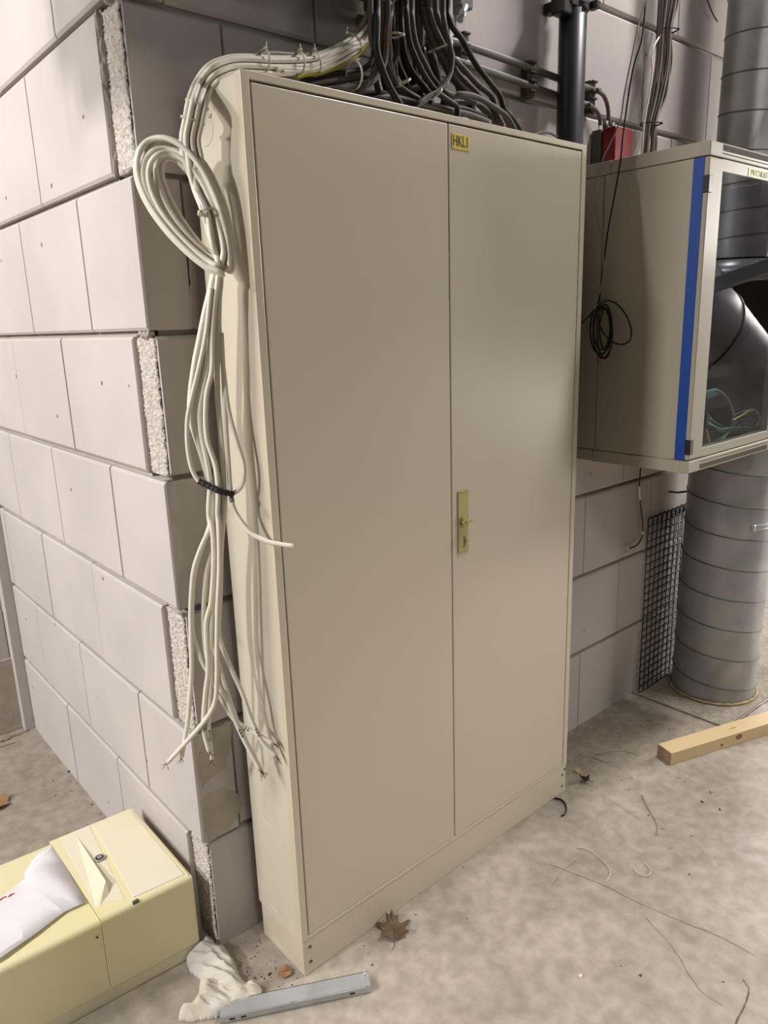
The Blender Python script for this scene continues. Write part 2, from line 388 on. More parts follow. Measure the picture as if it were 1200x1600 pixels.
bm = bmesh.new(); g_box(bm, (.0015, .0015, 0), (W-.0015, D-.008, PH-.0018), .0018, 0, 2); pl = obj('plinth', bm, M_cab, cab)
for x, z in ((.022, .074), (.022, .032), (1.032, .066), (1.032, .025), (1.043, .082)):
    bm = bmesh.new(); g_cyl(bm, (x, .0012, z), .0042, .002, 1, 14); obj('plinth_screw', bm, M_grey, pl)
dl = bmesh.new(); g_box(dl, (DX0+.0018, .0004, DZ0+.0005), (DXM-.0016, .014, DZ1-.0005), .0018, 0, 2); dleft = obj('door', dl, M_cab, cab)
dr = bmesh.new(); g_box(dr, (DXM+.0014, .0004, DZ0+.0005), (DX1-.001, .014, DZ1-.0005), .0018, 0, 2); dright = obj('door', dr, M_cab, cab)
# lock plate with turned key grip
lx0, lx1, lz0, lz1 = .544, .583, .934, 1.095
bm = bmesh.new(); g_box(bm, (lx0, -.0022, lz0), (lx1, .001, lz1), .0019, 0, 3)
g_box(bm, (lx0+.003, -.0035, 1.0935), (lx1-.003, -.002, 1.0955), .0005)
lk = obj('lock_plate', bm, M_lock, cab)
bm = bmesh.new(); g_cyl(bm, (.5635, -.004, 1.016), .0125, .006, 1, 24); g_cyl(bm, (.5635, -.0075, 1.016), .008, .004, 1, 20)
g_prism(bm, [(.5635-.018, 1.018), (.5635, 1.022), (.5635+.032, 1.015), (.5635, 1.0105), (.5635-.015, 1.0115)], 1, -.014, -.008, bev=.001)
obj('lock_knob', bm, M_lock, lk)
bm = bmesh.new(); g_cyl(bm, (.5595, -.0142, 1.0165), .0022, .0012, 1, 12); g_box(bm, (.549, -.0027, 1.0), (.556, -.0019, 1.0012)); obj('key_slot', bm, M_ink, lk)
FR = Matrix.Rotation(math.pi/2, 4, 'X')      # text facing -Y
text('lettering', 'hager', .0165, M_ink, lk, Matrix.Translation((.5655, -.0024, .962)) @ FR @ Matrix.Rotation(math.pi/2, 4, 'Z'), .8)
a, b = at(707, 207, 1, 0), at(738, 227, 1, 0)
bm = bmesh.new(); g_box(bm, (.5335, -.0009, 1.879), (.5915, .0006, 1.9105), .0003); nl = obj('name_label', bm, M_ylab, cab)
text('lettering', 'HKL1', .031, M_ink, nl, Matrix.Translation((.5625, -.0011, 1.895)) @ FR, .72)
# pressed knock-outs on the side panel
def ring_x(y, z, r, x, w_=.0012, arc=(0, 2*math.pi), n=36, par=None):
    bm = bmesh.new()
    P = [V((x, y+r*math.cos(arc[0]+(arc[1]-arc[0])*i/n), z+r*math.sin(arc[0]+(arc[1]-arc[0])*i/n))) for i in range(n+1)]; g_tube(bm, P, w_, 6)
    obj('knockout', bm, M_cabside, par or body)
ring_x(.137, 1.874, .028, .0006)
ring_x(.117, 1.898, .006, -.0002, .0022, (3.3, 6.0), 8)
ring_x(.115, .155, .04, .0006, .0012, (4.0, 5.2), 12)
ring_x(.115, .40, .04, .0006, .001, (3.9, 5.3), 12)
ring_x(.05, 1.86, .007, .0004, .001, (1.2, 3.2), 8)
ring_x(.105, .052, .036, .0018, .001, (3.9, 5.5), 12, pl)
for y, z in ((.052, .145), (.053, .335), (.06, .55)):
    bm = bmesh.new(); g_cyl(bm, (0, y, z), .003, .0022, 0, 10); obj('dimple', bm, M_cabside, body)
cab.rotation_euler = (0, 0, yaw)

# ------------------------------------------------------------------ patch cabinet
PX, PY, PZ0, PZ1, PW = 1.300, -.200, 1.049, 1.950, .600
pc = thing('patch_cabinet', (PX+PW/2, WY, PZ0), 'beige-grey wall-mounted network cabinet with glass door and blue corner strip', 'cabinet')
YB = .118
bm = bmesh.new()
g_box(bm, (PX, PY+.026, 1.913), (PX+PW, YB-.019, PZ1), .003, 0, 2)                 # top frame
g_box(bm, (PX, PY+.026, PZ0), (PX+PW, YB+.01, 1.0865), .003, 0, 2)              # bottom frame
g_box(bm, (PX, YB-.0175, 1.913), (PX+PW, WY-.002, PZ1), .003, 0, 2)
g_box(bm, (PX, YB+.012, PZ0+.002), (PX+PW, WY-.002, 1.0865), .003, 0, 2)
g_box(bm, (PX+.002, YB+.004, 1.0885), (PX+PW-.002, WY-.002, 1.9115), .002, 0, 2)  # wall section
g_box(bm, (PX+.02, YB-.004, 1.09), (PX+PW-.02, YB+.006, 1.91), 0)
fr = obj('frame', bm, M_patch, pc)
bm = bmesh.new(); g_box(bm, (PX, PY+.026, 1.0885), (PX+.002, YB, 1.911), .0008, 0, 2); obj('side_panel', bm, M_patch, pc)
bm = bmesh.new(); g_box(bm, (PX+PW-.002, PY+.026, 1.0885), (PX+PW, YB, 1.911), .0008, 0, 2); obj('side_panel', bm, M_patch, pc)
bm = bmesh.new(); g_box(bm, (PX-.002, PY+.0125, 1.0885), (PX+.0005, PY+.044, 1.911), .0012, 0, 2); obj('corner_strip', bm, M_blue, pc, label='blue plastic corner strip')
# front faces of the frames with ventilation slots
for z0, z1, flip in ((1.913, PZ1, 1), (PZ0, 1.0865, -1)):
    bm = bmesh.new(); g_box(bm, (PX, PY, z0), (PX+PW, PY+.028, z1), .003, 0, 2); o = obj('vent_rail', bm, M_patch, pc)
    bm = bmesh.new(); zc = (z0+z1)/2
    for i in range(85):
        x = PX+.07+i*.0055
        if flip > 0: g_box(bm, (x, PY-.0004, zc-.001), (x+.0028, PY+.002, zc+.0145)); g_box(bm, (x, PY-.0004, zc-.0095), (x+.0026, PY+.002, zc-.0065))
        else: g_box(bm, (x, PY-.0004, zc-.0135), (x+.0028, PY+.002, zc+.001)); g_box(bm, (x, PY-.0004, zc+.007), (x+.0026, PY+.002, zc+.0095))
    obj('vent_slots', bm, M_gapdark, o)
bm = bmesh.new(); dz0, dz1 = 1.0895, 1.9105; gx0, gx1, gz0, gz1 = 1.379, 1.822, 1.117, 1.879
g_box(bm, (PX, PY, dz0), (gx0, PY+.024, dz1), .004, 0, 3); g_box(bm, (gx1, PY, dz0), (PX+PW, PY+.024, dz1), .004, 0, 3)
g_box(bm, (gx0-.006, PY+.0002, gz1), (gx1+.006, PY+.024, dz1), .001); g_box(bm, (gx0-.006, PY+.0002, dz0), (gx1+.006, PY+.024, gz0), .001)
pd = obj('door', bm, M_patch, pc)
bm = bmesh.new(); g_box(bm, (gx0-.003, PY+.001, gz0-.003), (gx1+.003, PY+.004, gz1+.003)); obj('glass', bm, M_glass, pd)
for z in (1.842, 1.128):
    bm = bmesh.new(); g_box(bm, (PX-.003, PY-.004, z-.022), (PX+.016, PY+.014, z+.022), .001); obj('hinge', bm, M_black, pd)
bm = bmesh.new(); g_box(bm, (1.5305, PY-.0007, 1.8812), (1.675, PY+.0004, 1.9025), .0002); nl = obj('name_label', bm, M_ylab, pd)
text('lettering', 'PATCHKAST', .0235, M_ink, nl, Matrix.Translation((1.602, PY-.0009, 1.892)) @ FR, .86)
# inside: black interior, back plate, equipment rails
bm = bmesh.new(); g_box(bm, (PX+.004, YB-.012, 1.09), (PX+PW-.004, YB-.006, 1.91)); g_box(bm, (PX+.003, PY+.03, 1.09), (PX+.005, YB-.006, 1.91)); g_box(bm, (PX+PW-.005, PY+.03, 1.09), (PX+PW-.003, YB-.006, 1.91))
for x in (PX+.05, PX+PW-.07): g_box(bm, (x, PY+.09, 1.09), (x+.02, PY+.1, 1.91))
for z in (1.2, 1.3): g_box(bm, (PX+.06, PY+.1, z), (PX+PW-.06, PY+.2, z+.04), .002)
M_int = mat('black_interior', lin((58, 58, 60)), .6)
obj('interior', bm, M_int, pc)
# patch cord colours
M_pc_cols = [mat('teal_patch_cord', lin((130, 176, 176)), .5), mat('yellow_patch_cord', lin((255, 214, 70)), .5), mat('blue_patch_cord', lin((40, 66, 120)), .5)]
def patchcord(px, y, c, r=.0028):
    bm = bmesh.new(); g_tube(bm, catmull([at(a, b, 1, y+random.uniform(-.004, .004)) for a, b in px], 8), r, 8)
    o = obj('ethernet_cable', bm, M_pc_cols[c]); return o
pcp = [([(1144, 657), (1160, 648), (1175, 640), (1184, 645), (1187, 655), (1182, 664)], 1, -.165, 'yellow patch cord arching across the teal cords in the glass cabinet'),
       ([(1104, 672), (1107, 685), (1110, 697)], 1, -.175, 'short yellow patch cord at the lower left corner behind the glass'),
       ([(1099, 697), (1104, 680), (1101, 668)], 2, -.165, 'blue patch cord at the lower left corner behind the glass')]
for px, c, y, lab in pcp: tag(patchcord(px, y, c), lab, 'cable')
for i in range(16):
    r_ = random.random(); x0 = 1104+i*3.2; y0 = 690-i*1.2
    if i < 5: P = [(1101+i, 612+i*3), (1120+i*2, 609+i*2), (1138+i*1.5, 625+i*4), (1145+i, 650+i*3), (1140-i*2, 672+i*2), (1128-i*3, 688)]
    elif i < 11: P = [(1104, 684-i*4), (1125, 664+(i % 4)*3), (1148, 668+(i % 3)*4), (1170, 664+(i % 5)*4), (1178, 672)]
    else: P = [(1146, 642+(i-11)*7), (1165, 636+(i-11)*6), (1182, 642+(i-11)*6), (1192, 656+(i-11)*3), (1190, 666)]
    tag(patchcord(P, -.14+.008*(i % 6), 0), 'teal network cable in the tangle at the foot of the glass cabinet', 'cable', 'teal patch cords')

# ------------------------------------------------------------------ spiral duct
def spiral_duct(name, base, r, h, lean, pitch, label, z0=0):
    bm = bmesh.new(); n = 64; steps = int(h/.012); rings = []
    for i in range(steps+1):
        z = z0+h*i/steps
        rings.append([bm.verts.new((base[0]+lean*(z-z0)+r*math.cos(2*math.pi*k/n), base[1]+r*math.sin(2*math.pi*k/n), z)) for k in range(n)])
    for A, B in zip(rings, rings[1:]):
        for k in range(n):
            f = bm.faces.new((A[k], A[(k+1) % n], B[(k+1) % n], B[k])); f.smooth = True
    o = thing(name, (base[0], base[1], z0), label, 'duct')
    obj('duct_wall', bm, M_galv, o)
    bm = bmesh.new(); turns = h/pitch; N_ = int(turns*64)
    P = [V((base[0]+lean*(h*i/N_)+(r+.0005)*math.cos(-2*math.pi*i/64+1.2), base[1]+(r+.0005)*math.sin(-2*math.pi*i/64+1.2), z0+h*i/N_)) for i in range(N_+1)]
    g_tube(bm, P, .0026, 6); obj('spiral_seam', bm, M_seam, o)
    return o
dc = (2.07, .02); dr_ = .16
du = spiral_duct('ventilation_duct', dc, dr_, 3.0, .026, .122, 'tall galvanised spiral duct rising from the floor beside the network cabinet')
bm = bmesh.new(); a = at(1118, 797, 1, -.13)
P = [V((dc[0]+.026*.72+(dr_+.004)*math.cos(t_), dc[1]+(dr_+.004)*math.sin(t_), .725)) for t_ in [math.radians(-125+i*3) for i in range(60)]]
prev = None
for p in P:
    q = [bm.verts.new(p+V((0, 0, s))) for s in (-.009, .009)]
    if prev: bm.faces.new((prev[0], q[0], q[1], prev[1]))
    prev = q
for s_ in (-.009, .009): g_tube(bm, [p+V((0, 0, s_)) for p in P], .0028, 6)
g_box(bm, (P[0].x-.006, P[0].y-.008, .713), (P[0].x+.006, P[0].y+.004, .737), .001)
obj('metal_strap', bm, M_zinc, du)
# foam seal around the duct foot
bm = bmesh.new()
P = [V((dc[0]+(dr_+.008+.006*noise.noise(V((math.cos(t_)*4, math.sin(t_)*4, 0))))*math.cos(t_), dc[1]+(dr_+.006)*math.sin(t_), .009+.003*noise.noise(V((t_*9, 0, 0))))) for t_ in [2*math.pi*i/90 for i in range(91)]]
g_tube(bm, P, [.0055+.004*noise.noise(V((i*.7, 3, 0))) for i in range(91)], 8); obj('foam_seal', bm, M_foam, du, label='crumbly yellow foam ring at the duct foot')
bm = bmesh.new(); pts = [(1.79, WY), (1.795, -.165), (2.40, -.185), (2.42, WY)]
g_prism(bm, pts, 2, 0, .004); obj('trim_3', bm, M_pad, kind='structure')
bm = bmesh.new(); strip(bm, wob([(1.786, .22), (1.788, .0), (1.79, -.172)], 14, .002), .005); strip(bm, wob([(1.79, -.172), (2.1, -.185), (2.42, -.192)], 14, .002), .004)
obj('trim_4', bm, M_crack, kind='structure')

# ------------------------------------------------------------------ second duct run across the room (seen in the glass)
du2 = spiral_duct('ventilation_duct', (3.42, -1.12), .19, 1.9, 0, .13, 'spiral duct run further along the hall, mirrored in the glass door', z0=1.78)
bm = bmesh.new(); g_cyl(bm, (3.42, -1.12, 1.72), .215, .10, 2, 48, r2=.19); obj('collar', bm, M_zinc, du2)
o = thing('fat_duct', (3.45, -1.13, 1.1), 'fat slanting duct under the spiral duct mirrored in the glass door', 'duct')
ax = V((.7, .2, -.6)).normalized(); c0 = V((3.45, -1.13, 1.10))
bm = bmesh.new(); g_tube(bm, [c0+ax*(-.9+.1*i) for i in range(20)], .34, 64); obj('duct_wall', bm, M_galv, o)
for k_ in (-.42, .22):
    u = ax.orthogonal().normalized(); v_ = ax.cross(u); bm = bmesh.new()
    g_tube(bm, [c0+ax*k_+(u*math.cos(t_)+v_*math.sin(t_))*.342 for t_ in [2*math.pi*i/60 for i in range(61)]], .006, 6, False); obj('seam_ring', bm, M_black, o)
bm = bmesh.new(); g_box(bm, (-.02, -.9, -.03), (.02, .9, .03), .003, 0, 1, Matrix.Translation((2.75, -.9, 1.62)) @ Matrix.Rotation(.5, 4, 'Z') @ Matrix.Rotation(.16, 4, 'X'))
tag(obj('steel_channel', bm, M_zinc), 'steel channel crossing in front of the spiral duct mirrored in the glass', 'channel')

# unseen duct added behind the camera to shade the upper cabinet front
bm = bmesh.new(); g_cyl(bm, (1.0, -1.7, 2.95), .28, 6.4, 0, 64); o = thing('added_shade_duct', (1.0, -1.7, 2.95), 'added unseen duct behind the viewer that shades the upper cabinet doors', 'duct'); obj('duct_wall', bm, M_galv, o)

# unseen tray-shaped shade caster, added to shadow the upper left wall
o = thing('added_shade_tray', (-1.05, .35, 2.42), 'added unseen tray that shades the top of the left block wall', 'tray')
bm = bmesh.new(); g_box(bm, (-1.3, .10, 2.42), (-.85, .50, 2.43)); g_box(bm, (-1.3, .10, 2.42), (-1.29, .5, 2.7)); g_box(bm, (-.86, .10, 2.42), (-.85, .5, 2.7)); obj('trough', bm, M_zinc, o)
bm = bmesh.new(); g_box(bm, (-1.1, .16, 2.27), (-1.0, .42, 2.42), .01); obj('shade_block', bm, M_grey, o)  # narrower block added to taper the shadow on the wall
for y in (.15, .45):
    bm = bmesh.new(); g_cyl(bm, (-1.28, y, 2.9), .006, 1.2, 2, 10); g_cyl(bm, (-.87, y, 2.9), .006, 1.2, 2, 10); obj('hanger_rod', bm, M_zinc, o)

# ------------------------------------------------------------------ wall services at upper right
dp = thing('drain_pipe', (1.17, .155, 0), 'black plastic pipe running up the wall behind the tall cabinet', 'pipe')
bm = bmesh.new(); g_cyl(bm, (1.17, .155, 1.6), .038, 3.2, 2, 40); obj('pipe', bm, M_pvc, dp)
cl = bmesh.new(); g_cyl(cl, (1.172, .155, 2.335), .043, .026, 2, 40); g_box(cl, (1.118, .12, 2.322), (1.15, .218, 2.348), .002); g_box(cl, (1.088, .125, 2.30), (1.125, .17, 2.352), .003)
g_box(cl, (1.20, .10, 2.325), (1.222, .13, 2.345), .003)
obj('clamp', cl, M_black, dp)
def conduit(px, y, r, label, extra=None):
    P = catmull([at(a, b, 1, y) for a, b in px], 10)
    if extra: P += catmull([P[-1]]+[V(e) for e in extra], 10)[1:]
    bm = bmesh.new(); g_tube(bm, P, r, 14); return tag(obj('conduit', bm, M_conduit), label, 'conduit', None)
conduit([(560, 30), (620, 45), (700, 63), (760, 82), (868, 121), (905, 134), (936, 142)], .2, .0095, 'upper grey conduit pipe clipped to the wall, bending down into the red box', None)
conduit([(600, 62), (735, 102), (865, 148), (900, 160), (922, 165)], .2, .0095, 'lower grey conduit pipe clipped to the wall beside the black pipe')
for P, lab in (([(933, 141), (944, 151), (950, 170), (951, 196)], 'dark cable curving from the upper conduit end down to the red box'), ([(920, 164), (931, 172), (937, 184), (938, 196)], 'dark cable curving from the lower conduit end down to the red box')):
    bm = bmesh.new(); g_tube(bm, catmull([at(a, b, 1, .185) for a, b in P], 8), .0062, 10); tag(obj('power_cable', bm, M_conduit), lab, 'cable')
for x, z, lab in ((.78, 2.163, 'dark clip bracket for the conduits nearest the cable tangle'), (1.045, 2.145, 'dark clip bracket for the conduits left of the black pipe'), (1.335, 2.143, 'dark clip bracket for the conduits right of the black pipe')):
    o = thing('conduit_bracket', (x, WY, z), lab, 'bracket')
    bm = bmesh.new(); g_box(bm, (x-.016, .196, z-.045), (x+.016, WY, z+.045), .002); obj('back_plate', bm, M_bracket, o)
    bm = bmesh.new()
    for dz in (.028, -.018): g_box(bm, (x-.012, .186, z+dz-.014), (x+.012, .2, z+dz-.009), .001); g_box(bm, (x-.012, .186, z+dz+.011), (x+.012, .2, z+dz+.016), .001)
    obj('clip', bm, M_bracket, o)
rb = thing('junction_box', (1.42, WY, 1.965), 'red box with grey back fixed to the wall above the network cabinet', 'box')
bm = bmesh.new(); g_box(bm, (1.375, .14, 1.955), (1.475, .185, 2.062), .006, 0, 3); obj('cover', bm, M_red, rb)
bm = bmesh.new(); g_box(bm, (1.37, .186, 1.955), (1.47, WY-.001, 2.06), .004, 0, 2); g_cyl(bm, (1.40, .19, 2.07), .009, .03, 2, 14); g_cyl(bm, (1.435, .19, 2.07), .009, .03, 2, 14); obj('back_box', bm, M_grey, rb)
# pipe with coupling in the top left of the cable mass
o = thing('grey_pipe', (.3, .2, 2.2), 'grey pipe with coupling high on the wall left of the cable bundle', 'pipe')
bm = bmesh.new(); g_cyl(bm, (.27, .16, 2.225), .035, .5, 0, 24); obj('pipe', bm, M_bracket, o)
bm = bmesh.new(); g_box(bm, (.455, .115, 2.185), (.515, .205, 2.275), .006, 0, 2); g_cyl(bm, (.485, .165, 2.182), .02, .012, 2, 20); obj('coupling', bm, M_conduit, o)
o = thing('pipe_fitting', (.80, .2, 2.3), 'grey fitting with screw ends high on the wall right of the cables', 'fitting')
q = at(722, 8, 1, .19)
bm = bmesh.new(); g_box(bm, (q.x-.028, .17, q.z-.012), (q.x+.02, WY, q.z+.05), .004, 0, 2); obj('body', bm, M_conduit, o)
bm = bmesh.new(); g_tube(bm, [q+V((-.01, -.02, -.01)), q+V((-.03, -.02, -.045))], .009, 12); obj('screw', bm, M_zinc, o)
# vertical steel strut behind the cables
q = at(703, 30, 1, .19); bm = bmesh.new(); g_box(bm, (.6965, .168, 2.12), (.708, WY, 3.2), .001); tag(obj('wall_strut', bm, M_zinc), 'thin upright steel edge on the wall beside the hanging cables', 'strut')

# ------------------------------------------------------------------ dark cable tangle on top of the cabinet
GD = 'dark cables in the tangle'
dk = [  # path px, depth y, radius
 ([(700, -30), (702, 30), (722, 62), (742, 98), (762, 125), (780, 148), (788, 170), (802, 186), (816, 208)], .10, .0068),
 ([(668, -30), (672, 20), (683, 52), (700, 82), (722, 105), (745, 130), (768, 150), (774, 170), (778, 195)], .07, .0068),
 ([(680, -30), (685, 30), (697, 62), (706, 85), (712, 110), (735, 135), (760, 160), (785, 182), (800, 205)], .09, .0068),
 ([(692, -30), (694, 35), (701, 65), (706, 90), (703, 115), (692, 133), (676, 148), (655, 162), (640, 172)], .05, .0062),
 ([(660, -30), (664, 20), (675, 60), (695, 95), (715, 130), (745, 155), (770, 172), (785, 198)], .085, .0095),
 ([(634, -30), (635, 20), (640, 65), (654, 100), (668, 125), (684, 145), (705, 160), (714, 168), (715, 186)], .045, .0064),
 ([(643, -30), (644, 30), (650, 68), (664, 100), (680, 128), (700, 146), (722, 150), (745, 160)], .06, .0064),
 ([(652, -30), (654, 30), (656, 60), (653, 90), (648, 110), (660, 135), (675, 155)], .10, .0062),
 ([(700, 152), (720, 147), (745, 152), (770, 166), (790, 180), (800, 195), (806, 212)], .055, .0066),
 ([(690, 160), (715, 160), (740, 160), (760, 172), (770, 190)], .075, .0062),
 ([(588, -30), (589, 30), (588, 75), (597, 108), (607, 132), (618, 152), (626, 172)], .04, .0078),
 ([(602, -30), (600, 40), (599, 80), (606, 105), (618, 130), (640, 147), (655, 156), (655, 172)], .07, .0064),
 ([(612, -30), (609, 30), (607, 60), (609, 95), (615, 120), (632, 140), (648, 150), (652, 170)], .08, .006),
 ([(622, -30), (621, 50), (620, 85), (612, 105), (606, 135), (612, 160)], .11, .006),
 ([(583, -20), (585, 60), (584, 100), (588, 130), (596, 158)], .09, .0066),
 ([(627, -30), (628, 50), (634, 90), (646, 115), (660, 132), (672, 150), (672, 178)], .09, .0066),
 ([(470, 128), (510, 118), (550, 112), (574, 104), (586, 80), (590, 30), (592, -20)], .09, .0062),
 ([(480, 136), (520, 128), (556, 122), (578, 116), (590, 95), (596, 50), (597, -20)], .07, .0062),
 ([(490, 142), (530, 138), (562, 133), (580, 128), (600, 100), (604, 50), (606, -20)], .06, .0062),
 ([(556, 148), (572, 132), (582, 118), (592, 90), (580, 60), (578, -20)], .05, .0062),
 ([(640, 170), (652, 162), (666, 152), (680, 144), (700, 130)], .04, .0055),
 ([(575, 160), (590, 155), (610, 152), (640, 158), (665, 166), (700, 172), (735, 180), (765, 192)], .06, .007),
 ([(560, 150), (590, 146), (620, 150), (650, 162), (690, 172), (720, 182)], .11, .007),
 ([(655, 168), (690, 166), (730, 172), (760, 186), (775, 202)], .12, .007),
 ([(612, 165), (624, 150), (640, 140), (668, 136), (700, 150), (730, 172)], .13, .007),
 ([(715, 122), (722, 145), (733, 165), (742, 190)], .13, .012),
 ([(671, 70), (676, 90), (683, 120), (688, 150)], .14, .010),
 ([(690, 90), (705, 120), (725, 140), (750, 165), (775, 190), (790, 208)], .13, .008),
]
DL = ['dark cable arching down furthest right of the tangle onto the cabinet top', 'dark cable just inside the rightmost one, ending left of it on the cabinet top', 'dark cable bending down between thicker ones in the right group', 'dark cable curling back left under the slanted zip tie', 'thick dark cable crossing diagonally behind the slanted zip tie', 'dark cable in the centre pair, front one, gathered by the lowest zip tie', 'dark cable in the centre pair, rear one, turning right behind the lowest zip tie', 'dark cable hanging straight in the centre and bending at mid height', 'dark cable arching over near the cabinet edge above the yellow name label', 'black short cable lying behind the one above the yellow name label', 'thick dark cable left of centre curving down to the cabinet edge', None, None, None, None, 'black cable left of the centre pair ending at the cabinet edge', 'dark cable running left under the white bundle, uppermost of three', 'dark cable running left under the white bundle, middle of three', 'dark cable running left under the white bundle, lowest of three', None, 'short dark cable slanting up by the lowest zip tie', 'dark cable lying along the cabinet edge in front of the tangle', None, None, None, 'very thick black cable stub at the right of the tangle', None, None]
for i, (P, y, r) in enumerate(dk):
    Q = [at(a, b, 1, y+(.012 if j == 0 else 0)) for j, (a, b) in enumerate(P)]
    for q in Q: q.z = max(q.z, H+r+.001) if q.y < D+.01 else q.z
    if P[0][1] < 0: Q = upwards(Q)
    if P[-1][1] < 0: Q = Q+[Q[-1]+V((0, 0, .45)), Q[-1]+V((0, 0, .95))]
    bm = bmesh.new(); g_tube(bm, catmull(Q, 7), r, 10)
    tag(obj('power_cable', bm, M_dark if i % 5 else M_black_c), DL[i] or 'plain dark power cable deep inside the tangle behind the top of the tall cabinet', 'cable', GD)
# background mass of black cables against the wall
for i, x in enumerate((596, 606, 614, 622, 630, 637, 646, 659)):
    P = [(x, -30), (x+random.uniform(-2, 2), 40), (x+random.uniform(-4, 4), 90), (x+8+random.uniform(-8, 8), 130), (x+20, 165+i*3)]
    Q = [at(a, b, 1, .165) for a, b in P]
    for q in Q: q.z = max(q.z, H+.01)
    bm = bmesh.new(); g_tube(bm, catmull(upwards(Q), 7), .0085, 10)
    tag(obj('power_cable', bm, M_black_c), 'black power cable deep in the tangle against the wall behind the cabinet top', 'cable', 'black cables against the wall')
P = [(870, 213), (858, 208), (845, 207), (832, 212)]
bm = bmesh.new(); g_tube(bm, catmull([at(a, b, 1, .08) for a, b in P], 8), .003, 8); tag(obj('thin_cable', bm, M_black_c), 'thin black cable arching over the cabinet top left of the black pipe', 'cable')

# ------------------------------------------------------------------ white cable hank on the left
# common route of the bundle: over the cabinet top and down to the coil
def T(px, py, x=None, y=None):
    return at(px, py, 1, y) if y is not None else at(px, py, 0, x)
base = [T(600, -25, y=.12)+V((0, 0, .9)), T(600, -25, y=.12)+V((0, 0, .4)), T(600, -25, y=.12), T(594, 5, y=.11), T(580, 38, y=.10), T(556, 66, y=.09), T(525, 85, y=.085), T(490, 98, y=.085), T(455, 101, y=.085), T(420, 101, y=.085), T(385, 99, y=.085), T(358, 101, y=.085)]
down = [T(332, 112, x=-.006), T(314, 135, x=-.02), onS(305, 160, 0), onS(299, 190, 0), onS(294, 220, 0), onS(299, 255, 0)]
offs = [(0, 0), (1, 0), (.5, .85), (-.5, .85), (-1, 0), (-.5, -.85), (.5, -.85), (1.5, .85), (0, 1.7)]
def bundle_off(P, i, s):
    out = []; a, b = offs[i % len(offs)]
    for j, p in enumerate(P):
        d = (P[min(j+1, len(P)-1)]-P[max(j-1, 0)]).normalized(); u = d.cross(V((.3, .95, .1))).normalized(); v = d.cross(u)
        out.append(p+u*a*s+v*b*s)
    return out
Ua = [(334, 430), (329, 452), (320, 490), (312, 530), (305, 565), (298, 618), (299, 657), (313, 702), (323, 741), (331, 767), (331, 800)]
Ub = [(336, 430), (331, 470), (329, 531), (323, 584), (314, 636), (315, 676), (323, 715), (329, 754), (326, 800)]
Uc = [(340, 430), (334, 480), (331, 531), (330, 578), (321, 623), (322, 683), (336, 728), (340, 767), (340, 800)]
Ud = [(343, 430), (341, 480), (339, 540), (339, 610), (343, 665), (347, 715), (350, 770), (350, 800)]
tails = [  # upper path, lower path, depth offset, end label, text
 (Ua, [(328, 820), (318, 850), (306, 886), (301, 925), (300, 977), (305, 1004), (318, 1038), (336, 1064), (355, 1095), (368, 1127), (384, 1161), (407, 1203)], .006, 'white cable with four-four-four mark hanging from the coil, its frayed end lowest of all', '4-4-4', 9),
 (Ua, [(330, 820), (314, 856), (303, 890), (299, 930), (298, 965), (299, 1010), (299, 1056), (294, 1122), (290, 1148), (284, 1182)], -.006, 'white cable hanging straight down, its end left of the letter-marked pair', None, 0),
 (Uc, [(342, 820), (343, 886), (340, 951), (339, 1010), (339, 1056), (336, 1096), (323, 1122), (297, 1153), (262, 1191)], -.016, 'white cable whose end swings out furthest left over the block wall', None, 0),
 (Ub, [(331, 820), (334, 870), (330, 938), (322, 977), (325, 1043), (321, 1082), (318, 1120), (319, 1145), (327, 1174)], -.010, 'white cable with MD-RL mark, left one of the short hanging pair', 'MD-RL', 6),
 (Uc, [(340, 820), (339, 872), (332, 951), (329, 1004), (330, 1050), (328, 1082), (326, 1135), (328, 1160), (331, 1186)], -.004, 'white cable with VH-VH mark, right one of the short hanging pair', 'VH-VH', 5),
 (Ud, [(346, 850), (344, 930), (342, 990), (357, 1035), (378, 1082), (394, 1127), (410, 1159), (431, 1181)], .008, 'white cable with three-three-three mark ending furthest right in front of the cabinet side', '3-3-3', 5),
 (Ub, [(331, 850), (322, 900), (318, 960), (322, 1020), (336, 1070), (357, 1112), (372, 1129), (395, 1143), (427, 1162)], .012, 'white cable with one-two-two mark crossing over to the frayed end on the right', '1-2-2', 5),
 (Ud, [(344, 860), (338, 940), (334, 1004), (347, 1056), (363, 1105), (380, 1148), (409, 1205)], .014, 'white cable running behind the others to the lowest frayed end', None, 0),
]
def loop_pts(k, off):
    # elongated loop in the hanging plane, neck at lower right, round end at upper left
    L_ = [118, 104, 92, 112, 84, 98, 121, 108][k]; Wd = [47, 42, 30, 50, 22, 37, 50, 44][k]
    bx, by = 347+[4, 0, -6, 6, -12, -3, 8, 2][k], 420+[4, -6, -14, 0, -22, -8, 8, 4][k]
    ux, uy = [(.50, .866), (.52, .854), (.47, .883), (.49, .872), (.45, .893), (.50, .866), (.51, .86), (.48, .877)][k]; vx, vy = uy, -ux; out = []
    cx, cy = bx-L_*ux, by-L_*uy
    for i in range(15):
        t_ = .15+(2*math.pi-.35)*(i/14); a = math.cos(t_); b = -math.sin(t_) if k % 2 else math.sin(t_)
        wdt = Wd*(1-.30*a)
        out.append(onS(cx+a*L_*ux+b*wdt*vx, cy+a*L_*uy+b*wdt*vy, off+(.006 if b > 0 else -.006)+.003*math.sin(2*t_+k)))
    return out
GW = 'white cables of the hanging hank'
RC = .0051
